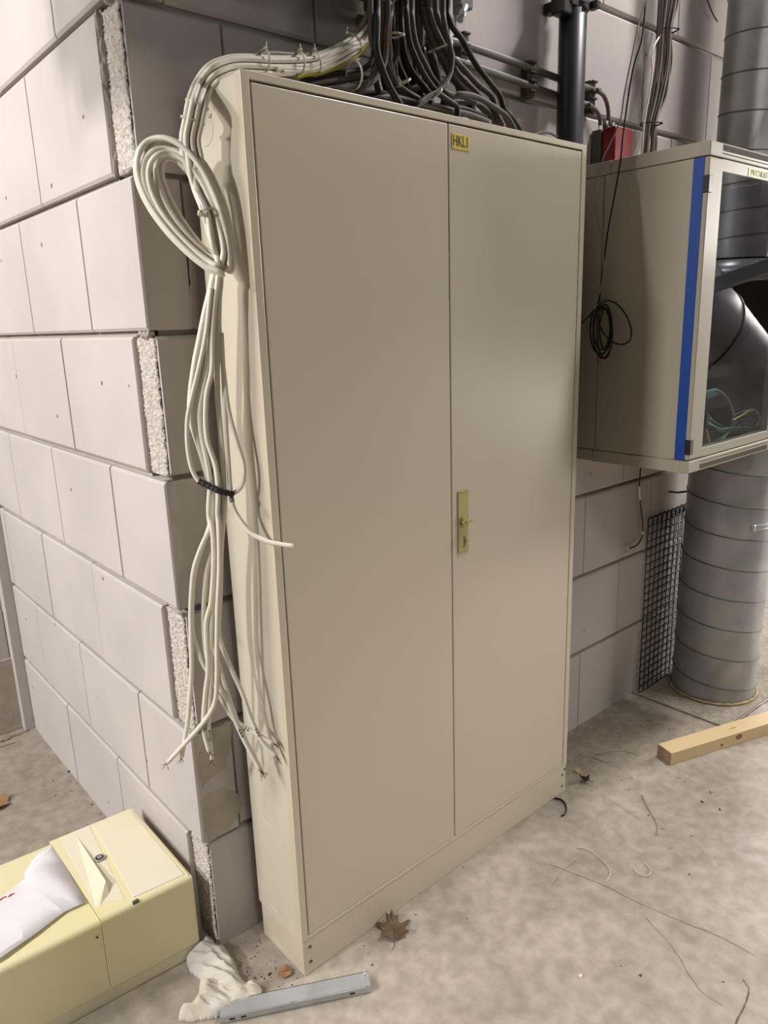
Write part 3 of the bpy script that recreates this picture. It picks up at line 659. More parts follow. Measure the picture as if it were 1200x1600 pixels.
for i, (U, Lw, off, lab, mark, mi_) in enumerate(tails):
    off = off*.8-.004
    s = RC*2.15
    top = bundle_off(base+down, i, s)
    lp = loop_pts(i, -.016+.0068*(i % 5))
    pin = [onS(302+2*(i % 3), 290, -.006-.004*(i % 2)), onS(317+2*(i % 4), 330, -.018+.005*(i % 3)), onS(333, 385, off)]
    tail = [onS(a+(j < 8)*(i % 3-1)*1.0, b, off) for j, (a, b) in enumerate(U+Lw)]
    pts = top+pin+lp+tail
    P = catmull(pts, 7)
    bm = bmesh.new(); g_tube(bm, P, RC if i != 7 else .0046, 10)
    o = tag(obj('white_cable', bm, M_white), lab, 'cable', None)
    bm = bmesh.new(); e = P[-1]; d = (P[-1]-P[-4]).normalized()
    for k in range(4):
        a = V((random.uniform(-1, 1), random.uniform(-1, 1), random.uniform(-1, 1)))*.5
        g_tube(bm, [e+V((random.uniform(-1, 1), random.uniform(-1, 1), 0))*.002-d*.002, e+d*.006+a*.003, e+(d+a).normalized()*(.014+.008*random.random())], .0007, 5)
    obj('copper_strand', bm, M_cop, o)
    if mark:
        n_ = len(U)+mi_-(1 if mi_ == 9 else 0)
        c0, c1 = tail[n_-0], tail[n_+1 if n_+1 < len(tail) else n_]
        c0 = tail[-3]; c1 = tail[-2]
        mid = (c0+c1)/2; dd = (c1-c0).normalized()
        vw = V((-.45, -.85, .1)); nz = (vw-dd*vw.dot(dd)).normalized(); ny = nz.cross(dd)
        Mx = Matrix((dd, ny, nz)).transposed().to_4x4(); Mx.translation = mid+nz*(RC+.0004)
        text('lettering', mark, .0105, M_ink, o, Mx, .9, .0002)
# cable with the taped splice: loops down on the right and back up on the left
P = [onS(a, b, .004) for a, b in [(344, 420), (343, 470), (343, 518), (350, 584), (357, 640), (370, 690), (381, 728), (378, 758), (364, 771), (352, 769)]]
P2 = [onS(a, b, -.022) for a, b in [(345, 767), (328, 760), (311, 752), (299, 730), (293, 695), (293, 655), (300, 620), (312, 570), (322, 520), (330, 450)]]
A = catmull([onS(300, 250, .0), onS(320, 340, .0)]+P+P2, 8)
bm = bmesh.new(); g_tube(bm, A, .0046, 10); o = tag(obj('white_cable', bm, M_white), 'white cable looping round with a black taped splice at mid height', 'cable')
bm = bmesh.new(); g_tube(bm, catmull([onS(364, 772, -.004), onS(345, 768, -.024), onS(330, 761, -.024), onS(311, 752, -.022)], 8), [.0062+.0008*math.sin(i*1.9) for i in range(25)], 12); obj('tape_splice', bm, M_tape, o)
P = catmull([onS(346, 520, .004), onS(350, 600, .004), onS(354, 680, .002), onS(357, 723, 0), onS(361, 773, -.004), onS(367, 798, -.006), onS(381, 820, -.01), onS(394, 834, -.014), onS(415, 845, -.018), onS(436, 850, -.02), onS(457, 853, -.022)], 8)
bm = bmesh.new(); g_tube(bm, P, .0046, 10); o = tag(obj('white_cable', bm, M_white), 'bright white cable end curving out in front of the cabinet door', 'cable')
bm = bmesh.new(); g_tube(bm, catmull([onS(361, 777, -.005), onS(363, 784, -.006)], 4), .0049, 10); obj('grey_band', bm, M_greyc, o)
# grey cables and the yellow green one that ride on the white bundle over the cabinet top
for i, (P, mt, lab) in enumerate([
   ([(584, -25), (578, 10), (565, 38), (545, 62), (515, 78), (485, 86), (455, 86), (425, 84), (395, 88)], M_greyc, 'grey cable riding on top of the white bundle, uppermost'),
   ([(590, -25), (586, 15), (572, 45), (550, 72), (520, 90), (490, 99), (460, 97), (430, 92), (400, 92)], M_greyc, 'grey cable riding on the white bundle just beneath the uppermost one'),
   ([(590, 45), (575, 68), (556, 88), (528, 104), (500, 114), (478, 116), (462, 120)], M_yg, 'yellow-green earth cable along the underside of the white bundle'),
   ([(620, -20), (602, 5), (601, 35), (592, 55), (572, 66), (545, 72), (520, 84), (490, 104), (465, 112), (440, 112)], M_white, 'white cable bowing out right of the bundle above the cabinet top'),
   ([(608, -20), (597, 12), (582, 45), (566, 70), (540, 82), (505, 104), (480, 110), (455, 108), (430, 108)], M_white, 'white cable lying lowest in the bundle behind the cabinet top edge')]):
    Q = [at(a, b, 1, .075 if i > 1 else .09) for a, b in P]
    for q in Q: q.z = max(q.z, H+.008)
    bm = bmesh.new(); g_tube(bm, catmull(Q, 8), .005, 10); tag(obj('light_cable', bm, mt), lab, 'cable')
# ------------------------------------------------------------------ zip ties
def ziptie(c, axis, r, mt, label, head=0.0, tail=.02, group=None, tdir=None, flat=1.0):
    axis = V(axis).normalized(); u = axis.orthogonal().normalized(); v = axis.cross(u)
    view = (CP-c); view -= axis*view.dot(axis); view.normalize(); side = axis.cross(view)
    bm = bmesh.new()
    P = [c+(view*math.cos(t_)*flat+side*math.sin(t_))*r for t_ in [2*math.pi*i/24 for i in range(25)]]
    for dx in (-.0012, 0, .0012): g_tube(bm, [p+axis*dx for p in P], .0011, 6, False)
    o = thing('zip_tie', c, label, 'zip tie', group)
    obj('strap', bm, mt, o)
    bm = bmesh.new(); h = c+(view*math.cos(head)*flat+side*math.sin(head))*(r+.001)
    Mh = Matrix.Translation(h) @ Matrix((side, axis, view)).transposed().to_4x4() @ Matrix.Rotation(head, 4, 'Y')
    g_box(bm, (-.003, -.0032, -.002), (.003, .0032, .004), .0007, 0, 1, Mh)
    d = tdir and V(tdir).normalized() or (view*math.cos(head+.9)+side*math.sin(head+.9))
    g_tube(bm, [h, h+d*tail*.5+axis*.001, h+d*tail], .0013, 6); obj('head', bm, mt, o)
    return o
def dirp(a, b, f): return (f(*b)-f(*a))
f1 = lambda x, y: at(x, y, 1, .085)
ziptie(onS(306, 163, .004), onS(300, 180)-onS(312, 140), .0185, M_tie, 'yellowish zip tie on the white bundle where it turns down past the cabinet corner', -1.2, .006)
ziptie(onS(299, 188, .004), onS(297, 200)-onS(303, 172), .0185, M_tie, 'zip tie on the white bundle just above the hanging coil', -1.4, .008)
ziptie(onS(321, 331, -.014), onS(330, 352)-onS(310, 308), .0145, M_tie, 'zip tie round the straight cables inside the hanging coil', .6, .004)
for (x, y), ax_, r, lab, hd, td in (((412, 97), (1, 0, 0), .021, 'zip tie with long upright tail on the white bundle behind the cabinet corner', -1.5, (.1, -.2, 1)),
        ((466, 100), (1, 0, 0), .022, 'zip tie on the white bundle behind the left door top', -1.5, (0, 0, 1)), ((491, 100), (1, 0, .15), .022, 'zip tie with round head further along the white bundle', -1.5, (0, 0, 1)),
        ((552, 70), (.8, 0, .6), .022, 'zip tie on the white bundle where it starts to rise', -1.5, (0, 0, 1)), ((592, 6), (.15, 0, 1), .022, 'zip tie at the top edge where the white bundle leaves the picture', 1.2, (1, 0, .1))):
    ziptie(at(x, y, 1, .085), ax_, r, M_tie, lab, hd, .012, None, td)
for (x, y), y_, ax_, r, lab, hd in (((553, 118), .06, (1, 0, .1), .026, 'long zip tie round the dark cables running left under the white bundle', -1.3), ((617, 55), .07, (0, 0, 1), .014, 'zip tie with pale head on the dark cables left of centre', 1.3), ((632, 128), .055, (.5, 0, -.8), .014, 'zip tie with crossed tail low in the dark cable tangle', .8),
        ((690, 73), .075, (.4, 0, -.9), .026, 'slanted zip tie round the thick dark cables at the right', 1.3), ((682, 145), .045, (.7, 0, -.6), .014, 'zip tie low on the dark cables just above the cabinet edge', 1.2)):
    ziptie(at(x, y, 1, y_), ax_, r, M_tie, lab, hd, .01)

# ------------------------------------------------------------------ cables at the right: hanging pair with coil and the vertical data bundle
XS = 1.262
P = [(1016, -40), (1009, 0), (1003, 60), (990, 105), (981, 156), (974, 210), (969, 255), (960, 306), (950, 360), (942, 420), (936, 468), (932, 482)]
Pg = [(1016, -40), (1008, 0), (997, 42), (987, 90), (976, 144), (968, 192), (943, 246), (933, 282), (930, 324), (940, 369), (943, 420), (936, 459), (918, 486), (905, 500)]
# upper part hangs in front of the network cabinet side, slightly proud of it
def onsp(a, b, dx=0): return at(a, b, 0, XS+dx)
loops = []
for k in range(5):
    cx, cy, rx, ry = [(938, 516, 16, 38), (946, 515, 9, 32), (942, 520, 15, 40), (940, 512, 13, 34), (945, 518, 12, 42)][k]
    loops += [onsp(cx+rx*math.sin(t_)*(1), cy-ry*math.cos(t_), -.003*k) for t_ in [2*math.pi*(i/12) for i in range(12)]]
big = [onsp(a, b, -.015) for a, b in [(934, 480), (946, 470), (962, 474), (978, 492), (986, 515), (984, 532), (972, 538), (957, 534), (943, 520), (934, 500), (930, 485), (918, 496), (905, 508)]]
bm = bmesh.new(); g_tube(bm, catmull(upwards([onsp(a, b) for a, b in P])+loops+big, 7), .0026, 8)
tag(obj('black_cable', bm, M_black_c), 'thin black cable hanging to a small coil on the side of the network cabinet', 'cable')
bm = bmesh.new(); g_tube(bm, catmull(upwards([onsp(a, b, -.008) for a, b in Pg]), 7), .0022, 8)
tag(obj('grey_cable', bm, M_greyc), 'thin grey cable hanging beside the black one in front of the network cabinet', 'cable')
ziptie(onsp(933, 481, -.006), (0, 1, .15), .009, M_greyc, 'grey zip tie holding the small black coil', 2.2, .03)
GB = 'data cables of the vertical bundle'
for i in range(14):
    a = i/13; x0 = 1030+a*31; x1 = 1028+a*22; xm = 1020+a*24; x2 = 1004+a*22
    j = random.uniform(-1, 1); yy = .175-.008*(i % 3)
    P = [(x0+3, -40), (x0, 0), (x1+j, 47), (xm+3+j+(3 if i % 4 == 0 else 0), 100), (xm-4-j, 150), (x2+5*(1-a)+j, 193), (x2+random.uniform(-2, 2), 225), (x2-2, 250)]
    Q = upwards([at(p, q, 1, yy) for p, q in P])
    bm = bmesh.new(); g_tube(bm, catmull(Q, 7), .0033, 8)
    tag(obj('data_cable', bm, M_greyc if i % 2 else M_dark), 'thin cable in the vertical bundle running down the wall into the network cabinet', 'cable', GB)
bm = bmesh.new(); g_tube(bm, catmull([at(a, b, 1, .16) for a, b in [(1032, 55), (1022, 72), (1018, 92), (1019, 112), (1014, 150), (1007, 190), (1003, 240)]], 7), .003, 8)
tag(obj('data_cable', bm, M_white), 'pale cable bowing out left of the vertical bundle on the wall', 'cable')
ziptie(at(1041, 48, 1, .161), (.1, 0, 1), .034, M_tieb, 'upper black zip tie round the vertical cable bundle', 1.4, .008, flat=.62)
ziptie(at(1016, 194, 1, .161), (.1, 0, 1), .032, M_tieb, 'lower black zip tie round the vertical cable bundle', 1.4, .008, flat=.62)
bm = bmesh.new(); g_tube(bm, catmull([at(a, b, 1, .21) for a, b in [(1100, -20), (1106, 2), (1113, 20), (1121, 34)]], 7), .0022, 8); tag(obj('thin_cable', bm, M_dark), 'thin dark wire on the wall beside the big duct at the top', 'cable')
# cable hanging below the network cabinet, with white tape
P = catmull([at(a, b, 1, .205) for a, b in [(1001, 728), (1000, 745), (999, 765), (1001, 790), (1004, 815), (1004, 835), (997, 850), (985, 856), (979, 858)]], 8)
bm = bmesh.new(); g_tube(bm, P, .003, 8); o = tag(obj('thin_cable', bm, M_bracket), 'thin brown cable dangling below the network cabinet', 'cable')
bm = bmesh.new(); g_tube(bm, P[14:22], .0038, 8); g_tube(bm, P[38:41], .0038, 8); g_tube(bm, P[-5:], .0042, 8); obj('white_wrap', bm, M_white, o)
bm = bmesh.new(); q = at(1046, 768, 1, WY); g_tube(bm, [q, q+V((.0, -.03, 0)), q+V((.16, -.06, -.01))], .004, 8); tag(obj('wall_anchor_rod', bm, M_bracket), 'thin rusty rod from the wall towards the big duct', 'rod')
bm = bmesh.new(); q = at(313, 947, 1, WY-.001); g_box(bm, (q.x-.012, q.y-.004, q.z-.006), (q.x+.012, q.y+.002, q.z+.005), .001); tag(obj('wall_plug', bm, M_bluebit), 'small blue plug bit stuck in the block joint behind the white cables', 'plug')

# ------------------------------------------------------------------ wire mesh panel leaning on the wall
ms = thing('wire_mesh_panel', (1.95, .19, .004), 'black wire mesh panel standing against the wall beside the big duct', 'mesh panel')
bl, br, tl = V((1.80, .196, .006)), V((2.16, .205, .006)), V((1.826, .212, .735))
ux = (br-bl); uz = (tl-bl)
bm = bmesh.new(); nv, nh = 10, 24
for i in range(nv+1):
    a = bl+ux*(i/nv); b = a+uz
    g_tube(bm, [a, b], .0022, 6)
    t_ = b; g_tube(bm, catmull([b, b+V((-.004, -.012, .012)), b+V((-.014, -.028, .008)), b+V((-.018, -.03, -.008)), b+V((-.006, -.016, -.012))], 5), .0022, 6)
for j in range(nh+1):
    a = bl+uz*(j/nh)+V((0, -.003, 0)); g_tube(bm, [a, a+ux], .0022, 6)
obj('wire_grid', bm, M_wire, ms)

# ------------------------------------------------------------------ timber on the floor
d = V((.416, -.138, 0)).normalized(); nn = V((-d.y, d.x, 0)); b0 = V((1.427, -.149, 0))
o = thing('timber_beam', b0, 'pale pine timber lying on the floor in front of the duct', 'timber')
bm = bmesh.new(); Mt = Matrix((d, nn, V((0, 0, 1)))).transposed().to_4x4(); Mt.translation = b0
g_box(bm, (0, 0, 0), (1.5, .066, .047), .002, 0, 2, Mt); obj('beam', bm, M_wood, o)
bm = bmesh.new(); g_box(bm, (-.0006, .001, .001), (.0004, .065, .046), 0, 0, 1, Mt); obj('end_grain', bm, M_woodend, o)
bm = bmesh.new()
for kx, kz, kr in ((.31, .030, .010), (.23, .018, .005)):
    t = bmesh.new(); g_cyl(t, (0, 0, 0), kr, .001, 1, 18); t.transform(Mt @ Matrix.Translation((kx, 0, kz)) @ Matrix.Diagonal((1.5, 1, 1, 1))); merge(bm, t)
g_box(bm, (.30, .030, .0466), (.325, .033, .0476), 0, 0, 1, Mt); obj('knot', bm, M_knot, o)

# ------------------------------------------------------------------ metal profile lying by the cabinet foot
a = at(345, 1601, 2, 0); b = at(580, 1551, 2, 0); d = (b-a).normalized(); nn = V((-d.y, d.x, 0)); Ln = (b-a).length
o = thing('steel_profile', a, 'galvanised steel channel profile lying on the floor below the cabinet corner', 'profile')
Mt = Matrix((d, nn, V((0, 0, 1)))).transposed().to_4x4(); Mt.translation = a
bm = bmesh.new(); wd, ht = .042, .019
g_box(bm, (0, 0, ht-.0015), (Ln, wd, ht), 0, 0, 1, Mt); g_box(bm, (0, 0, 0), (Ln, .0015, ht), 0, 0, 1, Mt); g_box(bm, (0, wd-.0015, 0), (Ln, wd, ht), 0, 0, 1, Mt)
g_box(bm, (0, -.0018, ht-.003), (Ln, .0004, ht+.0012), .0006, 0, 1, Mt); g_box(bm, (0, 0, 0), (Ln, .008, .0015), 0, 0, 1, Mt)
obj('channel', bm, M_zinc, o)
bm = bmesh.new()
for x in (.02, .045, Ln-.05): g_box(bm, (x, -.0006, .007), (x+.012, .0005, .011), 0, 0, 1, Mt)
g_cyl(bm, Mt @ V((.012, .03, ht)), .0025, .0006, 2, 10); obj('slot', bm, M_gapdark, o)
bm = bmesh.new()
for x, y in ((.16, .0), (.155, wd), (Ln-.01, .0), (Ln-.015, wd*.7), (Ln-.008, wd)):
    g_box(bm, (x-.002, y-.002, ht-.002), (x+.003, y+.002, ht+.006), .0005, 0, 1, Mt)
obj('bent_tab', bm, M_zinc, o)

# ------------------------------------------------------------------ yellowed enamel box lying by the wall
yb = thing('yellow_metal_box', (-.4, .42, 0), 'yellowed cream metal box with keyhole lying beside the wall corner', 'box')
ZT = .228; X1 = -.148; XSM = -.368
SH = Matrix(((1, 0, 0, 0), (-.062, 1, 0, -.062*.148), (0, 0, 1, 0), (0, 0, 0, 1)))
def cover(x0, x1, y0, y1, z0, z1, r, ends, name, mt, par):
    prof = [(y0, z0), (y0, z1-r)]+[(y0+r-r*math.cos(a), z1-r+r*math.sin(a)) for a in (.4, .8, 1.17)]+[(y0+r, z1), (y1-r, z1)]+[(y1-r+r*math.sin(a), z1-r+r*math.cos(a)) for a in (.4, .8, 1.17)]+[(y1, z1-r), (y1, z0)]
    bm = bmesh.new(); xs = [(x0, 0), (x1-r*.8, 0), (x1-r*.25, r*.25), (x1, r*.9)] if ends else [(x0, 0), (x1, 0)]
    rings = []
    for x, sh in xs:
        rings.append([bm.verts.new((x, min(max(y, y0+sh), y1-sh), min(z, z1-sh))) for y, z in prof])
    for A, B in zip(rings, rings[1:]):
        for i in range(len(A)):
            j = (i+1) % len(A); bm.faces.new((A[i], A[j], B[j], B[i]))
    bm.faces.new(rings[0]); bm.faces.new(list(reversed(rings[-1]))); bmesh.ops.recalc_face_normals(bm, faces=bm.faces[:]); bm.transform(SH)
    return obj(name, bm, mt, par)
cover(-1.25, X1-.006, .240, .592, 0, .037, .003, False, 'base', M_cream, yb)
cover(-1.25, XSM-.0012, .2345, .590, .0385, ZT-.003, .012, False, 'lower_cover', M_yel, yb)
uc = cover(XSM, X1, .233, .600, .0385, ZT, .011, True, 'upper_cover', M_yel, yb)
# raised creased panel on the top face
def plate(name, poly, z0, z1, mt, par, bev=.002):
    bm = bmesh.new(); g_prism(bm, poly, 2, z0, z1, bev=bev); return obj(name, bm, mt, par)
plate('top_panel', [(-.286, .262), (-.163, .250), (-.160, .585), (-.262, .598)], ZT-.006, ZT+.0016, M_cream, uc, .0014)
plate('lock_strip', [(-.355, .30), (-.303, .272), (-.268, .60), (-.345, .60)], ZT-.006, ZT+.0006, M_cream, uc, .0005)
bm = bmesh.new()   # wedge shaped finger grip rising to a ridge
vv = [V((-.362, .297, ZT)), V((-.347, .575, ZT)), V((-.309, .576, ZT+.001)), V((-.319, .343, ZT+.016)), V((-.323, .315, ZT+.001)), V((-.355, .290, ZT))]
B = [bm.verts.new(p) for p in vv]; bm.faces.new((B[0], B[3], B[2], B[1])); bm.faces.new((B[0], B[5], B[3])); bm.faces.new((B[5], B[4], B[3])); bm.faces.new((B[3], B[4], B[2]))
obj('finger_grip', bm, M_cream, uc, norm=True)
bm = bmesh.new(); g_cyl(bm, (-.296, .448, ZT+.003), .0125, .005, 2, 28); kh = obj('key_lock', bm, M_zinc, uc)
bm = bmesh.new(); g_cyl(bm, (-.296, .448, ZT+.0058), .0095, .0012, 2, 24); obj('lock_core', bm, M_gapdark, kh)
bm = bmesh.new(); g_cyl(bm, (-.296, .448, ZT+.0066), .006, .001, 2, 20); g_box(bm, (-.302, .4465, ZT+.0068), (-.29, .4495, ZT+.0078)); obj('key_slot', bm, M_zinc, kh)
bm = bmesh.new(); q = at(213, 1408, 2, ZT); g_box(bm, (q.x-.009, q.y-.004, ZT-.004), (q.x+.005, q.y+.004, ZT+.003), .001); obj('chip', bm, M_grey, uc)
bm = bmesh.new()
for z in (.19, ): g_cyl(bm, (-.381, .247, z), .0022, .002, 1, 10)
obj('screw_hole', bm, M_gapdark, yb)
bm = bmesh.new(); g_box(bm, (XSM-.003, .262, .04), (XSM+.002, .60, ZT-.006)); obj('seam_gap', bm, M_gapdark, yb)
# paper lying on it
pp = thing('paper_sheet', (-.5, .42, ZT), 'torn white paper sheet lying on the yellowed box', 'paper')
outl = [(-.362, .583), (-.376, .322), (-.422, .326), (-.491, .303), (-.569, .282), (-.70, .27), (-.72, .46), (-.60, .475), (-.521, .478), (-.459, .505), (-.450, .53), (-.425, .562), (-.40, .582)]
bm = bmesh.new(); g_prism(bm, outl, 2, 0, .0006)
bmesh.ops.triangulate(bm, faces=bm.faces[:]); bmesh.ops.subdivide_edges(bm, edges=bm.edges[:], cuts=2)
for v in bm.verts: v.co.z += ZT-.0025+max(0, (.36-v.co.y)*.10)*(v.co.x > -.6)+.0015*(1+noise.noise(v.co*9))
for f in bm.faces: f.smooth = True
obj('sheet', bm, M_paper, pp)
bm = bmesh.new()
for p in ((5, 1403), (18, 1398)):
    q = at(p[0], p[1], 2, ZT+.002); strip(bm, [(q.x-.008, q.y-.002), (q.x, q.y+.002), (q.x+.006, q.y)], .0022, ZT+.0022)
obj('red_print', bm, M_redink, pp)

# ------------------------------------------------------------------ crumpled white cloth
bm = bmesh.new()
ol = [(322, 1462), (332, 1466), (340, 1480), (354, 1484), (366, 1500), (376, 1525), (386, 1540), (398, 1536), (410, 1546), (404, 1566), (372, 1574), (340, 1590), (300, 1597), (278, 1594), (280, 1580), (300, 1568), (310, 1552), (312, 1530), (296, 1518), (290, 1500), (294, 1488), (308, 1482), (314, 1470)]
og = [at(a, b, 2, .004) for a, b in ol]
og = [V((p.x, p.y)) for p in og]
def inside(p):
    c = False; n = len(og)
    for i in range(n):
        a, b = og[i], og[i-1]
        if (a.y > p.y) != (b.y > p.y) and p.x < (b.x-a.x)*(p.y-a.y)/(b.y-a.y)+a.x: c = not c
    return c
def dist(p):
    m_ = 9
    for i in range(len(og)):
        a, b = og[i-1], og[i]; ab = b-a; t_ = max(0, min(1, (p-a).dot(ab)/ab.dot(ab))); m_ = min(m_, (p-a-ab*t_).length)
    return m_
x0, x1 = min(p.x for p in og), max(p.x for p in og); y0, y1 = min(p.y for p in og), max(p.y for p in og); st = .0028
gd = {}
nx, ny = int((x1-x0)/st)+2, int((y1-y0)/st)+2
for i in range(nx):
    for j in range(ny):
        p = V((x0+i*st, y0+j*st))
        if inside(p):
            dd = dist(p); e = 1-math.exp(-dd/.012)
            q = V((p.x*24+p.y*14, p.y*7-p.x*6, 0)); rdg = 1-abs(noise.noise(q))*3.2
            q2 = V((p.x*52+p.y*30, p.y*22, 4)); rdg2 = 1-abs(noise.noise(q2))*2.6
            z = .003+e*(.020+.017*max(-1, rdg)+.008*rdg2)
            gd[i, j] = bm.verts.new((p.x, p.y, max(.003, z)))
for (i, j) in list(gd):
    if all(k in gd for k in ((i+1, j), (i+1, j+1), (i, j+1))):
        f = bm.faces.new((gd[i, j], gd[i+1, j], gd[i+1, j+1], gd[i, j+1])); f.smooth = True
lo_e = [e for e in bm.edges if len(e.link_faces) == 1]
ex = bmesh.ops.extrude_edge_only(bm, edges=lo_e)
for v in [g for g in ex['geom'] if isinstance(g, bmesh.types.BMVert)]: v.co.z = .0005
for v in [v for v in bm.verts if not v.link_faces]: bm.verts.remove(v)
bmesh.ops.smooth_vert(bm, verts=[v for v in bm.verts if v.co.z > .002], factor=.22, use_axis_x=True, use_axis_y=True, use_axis_z=True)
tag(obj('crumpled_cloth', bm, M_cloth), 'crumpled white cloth on the floor between the yellowed box and the steel profile', 'cloth')

# ------------------------------------------------------------------ leaves
def leaf(name, c, size, rot, lobes, mt, label, curl=.15):
    bm = bmesh.new(); ctr = bm.verts.new((0, 0, .004)); R_ = []
    n = len(lobes)
    for i, (a, r) in enumerate(lobes):
        a = math.radians(a); x, y = r*math.cos(a)*size, r*math.sin(a)*size
        R_.append(bm.verts.new((x, y, .002+curl*size*(r**2)*.5*(1+math.sin(a*3+1)))))
    for i in range(n): bm.faces.new((ctr, R_[i], R_[(i+1) % n]))
    bmesh.ops.subdivide_edges(bm, edges=bm.edges[:], cuts=1)
    ex = bmesh.ops.extrude_face_region(bm, geom=bm.faces[:])
    for v in [g for g in ex['geom'] if isinstance(g, bmesh.types.BMVert)]: v.co.z += .0007
    bmesh.ops.recalc_face_normals(bm, faces=bm.faces[:])
    Mx = Matrix.Translation(V(c)) @ Matrix.Rotation(rot, 4, 'Z'); bm.transform(Mx)
    o = thing(name, c, label, 'leaf'); obj('blade', bm, mt, o)
    bm = bmesh.new(); g_tube(bm, [Mx @ V(p) for p in ((size*.6, 0, .008), (0, 0, .006), (-size*.5, 0, .004), (-size*.9, size*.05, .002), (-size*1.15, size*.2, .002))], .0009, 6); obj('stem', bm, mt, o)
oak = [(0, 1.05), (10, .82), (20, .98), (29, .62), (42, .55), (52, .98), (60, 1.05), (68, .72), (80, .6), (96, .55), (112, .8), (124, .82), (136, .62), (156, .6), (180, .66), (204, .6), (224, .62), (238, .84), (250, .78), (264, .55), (280, .6), (292, .78), (301, 1.08), (309, .95), (318, .55), (331, .62), (341, .95), (350, .8)]
leaf('oak_leaf', (.247, -.043, .003), .050, .95, oak, M_leaf, 'large lobed brown oak leaf against the foot of the tall cabinet', .35)
leaf('oak_leaf', (-.027, .042, .002), .019, 2.9, [(a, .6+.4*r) for a, r in oak], M_leaf2, 'small tan curled leaf left of the cabinet foot corner', .2)
leaf('oak_leaf', (-.375, 1.245, .003), .05, .4, [(a, .55+.35*r) for a, r in oak], M_leaf2, 'tan leaf on the floor at the left edge behind the yellowed box', .3)
leaf('curled_leaf', (1.139, -.003, .003), .022, 2.0, oak, mat('dark_leaf', lin((62, 42, 32)), .8), 'dark curled leaf fragment right of the tall cabinet foot', .9)
# ------------------------------------------------------------------ litter on the floor
def litter(name, px, r, mt, label, cat, z=None):
    bm = bmesh.new(); P = catmull([at(a, b, 2, r+.0005) for a, b in px], 8); g_tube(bm, P, r, 8); return tag(obj(name, bm, mt), label, cat), P
litter('cable_offcut', [(866, 1247), (876, 1249), (883, 1256), (885, 1265), (882, 1272), (877, 1275)], .0028, M_black_c, 'black curved cable offcut at the right foot of the tall cabinet', 'cable')
litter('wire_offcut', [(901, 1324), (918, 1327), (934, 1338), (948, 1352), (954, 1362), (952, 1370), (947, 1378)], .0014, M_tie, 'long white curved offcut lying nearest the tall cabinet on the floor', 'offcut')
litter('wire_offcut', [(990, 1357), (996, 1364), (1005, 1368), (1013, 1368), (1017, 1361), (1013, 1354), (1008, 1349)], .0016, M_tie, 'short hooked white offcut on the open floor', 'offcut')
litter('wire_offcut', [(1003, 1243), (1010, 1258), (1018, 1272), (1025, 1284), (1027, 1295), (1026, 1304)], .0014, M_greyc, 'thin pale offcut with a knot lying right of the dark leaf', 'offcut')
litter('wire_offcut', [(905, 1178), (930, 1184), (945, 1190), (960, 1190)], .0011, M_tie, 'fine white thread nearest the cabinet behind the yellow chip', 'offcut')
litter('wire_offcut', [(930, 1178), (950, 1175), (970, 1173), (988, 1176), (999, 1181)], .0011, M_tie, 'fine white thread left of the timber end', 'offcut')
def shard(name, px, s, mt, label, cat, rot=.4, h=.004):
    q = at(px[0], px[1], 2, 0); bm = bmesh.new()
    g_prism(bm, [(-s, -s*.5), (s*.6, -s*.7), (s, s*.3), (-s*.3, s*.8)], 2, .0003, h); bm.transform(Matrix.Translation(q) @ Matrix.Rotation(rot, 4, 'Z'))
    tag(obj(name, bm, mt), label, cat)
shard('wood_chip', (902, 1205), .014, mat('pale_chip', lin((196, 184, 130)), .8), 'small pale yellow chip right of the tall cabinet foot', 'chip')
shard('wood_chip', (907, 1526), .006, mat('white_chip', lin((226, 218, 196)), .8), 'tiny white chip on the open floor near the bottom', 'chip')
shard('plastic_bit', (955, 1099), .010, M_bluebit, 'small blue plastic bit at the foot of the wall', 'plastic bit', -.4)
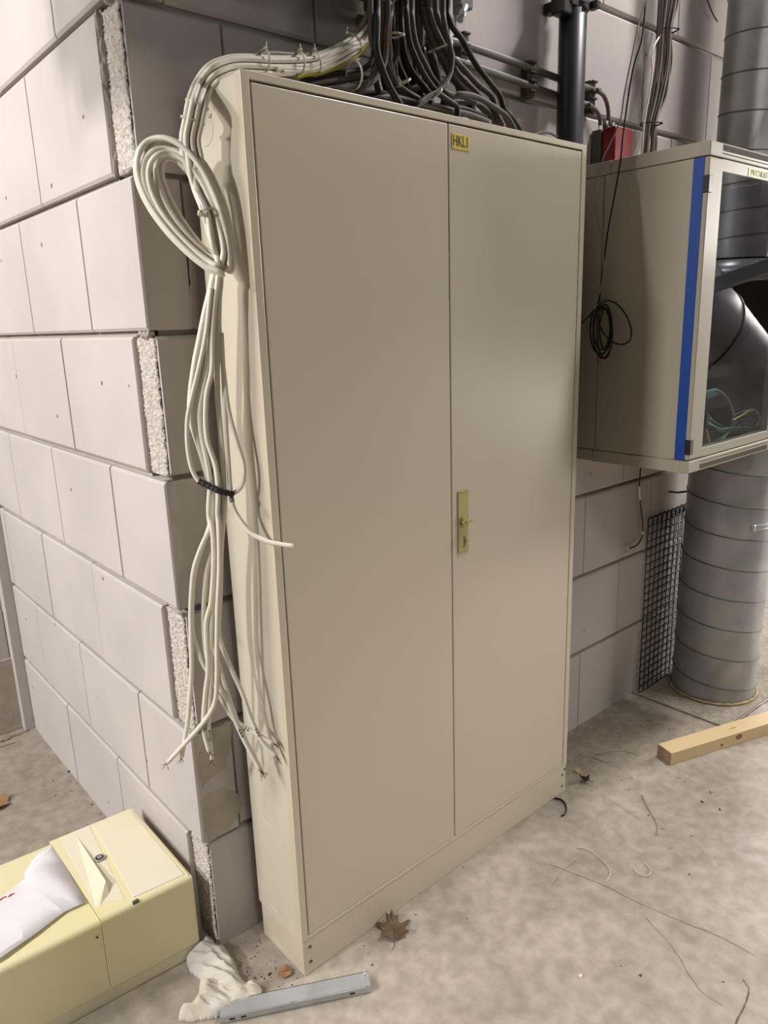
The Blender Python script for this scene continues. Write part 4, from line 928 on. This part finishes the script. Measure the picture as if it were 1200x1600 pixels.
shard('plastic_bit', (108, 1206), .006, M_bluebit, 'tiny blue plastic bit beside the left wall foot', 'plastic bit')
bm = bmesh.new()
def crumb(q, s):
    t = bmesh.new(); bmesh.ops.create_icosphere(t, subdivisions=1, radius=1)
    for v in t.verts: v.co = V((v.co.x*s*random.uniform(.6, 1.6), v.co.y*s*random.uniform(.6, 1.3), v.co.z*s*.5))+q+V((0, 0, s*.4))
    merge(bm, t)
spots = [(970, 1103, 5), (918, 1113, 4), (900, 1190, 4), (935, 1179, 3), (968, 1168, 3), (987, 1215, 5), (982, 1234, 4), (1012, 1274, 4), (948, 1290, 4), (1035, 1296, 3), (1048, 1326, 3), (1095, 1252, 8), (1120, 1265, 8), (1110, 1238, 5), (1060, 1215, 4), (1070, 1222, 4), (1150, 1208, 4), (1081, 1306, 3),
         (1079, 1366, 4), (420, 1522, 8), (568, 1478, 5), (575, 1490, 3), (582, 1508, 3), (725, 1355, 3), (730, 1435, 3), (650, 1430, 3), (990, 1100, 3), (1040, 1105, 4), (1000, 1135, 3), (1052, 1138, 3), (120, 1225, 3), (144, 1257, 4), (1000, 1525, 4), (1130, 1535, 4), (970, 1510, 3), (925, 1105, 5), (1012, 1126, 3)]
for x, y, s in spots:
    for k in range(3): crumb(at(x+random.uniform(-s, s)*.7, y+random.uniform(-s, s)*.3, 2, 0), .0009+s*.00035*random.random())
for k in range(150):
    a = random.random()**2
    crumb(V((random.uniform(1.08, 1.78), WY-.01-a*.35, 0)), random.uniform(.0006, .002))
for k in range(70): crumb(V((random.uniform(-.1, -.01), random.uniform(-.05, .2), 0)), random.uniform(.0006, .0022))
for k in range(40): crumb(V((WX-.01-random.random()**2*.1, random.uniform(.65, 1.66), 0)), random.uniform(.0008, .0025))
for k in range(40): crumb(V((random.uniform(1.0, 2.0), random.uniform(-.75, -.1), 0)), random.uniform(.0005, .0014))
o = obj('debris_crumbs', bm, M_debris, kind='stuff'); tag(o, 'scattered dark crumbs and grit on the concrete floor', 'debris')
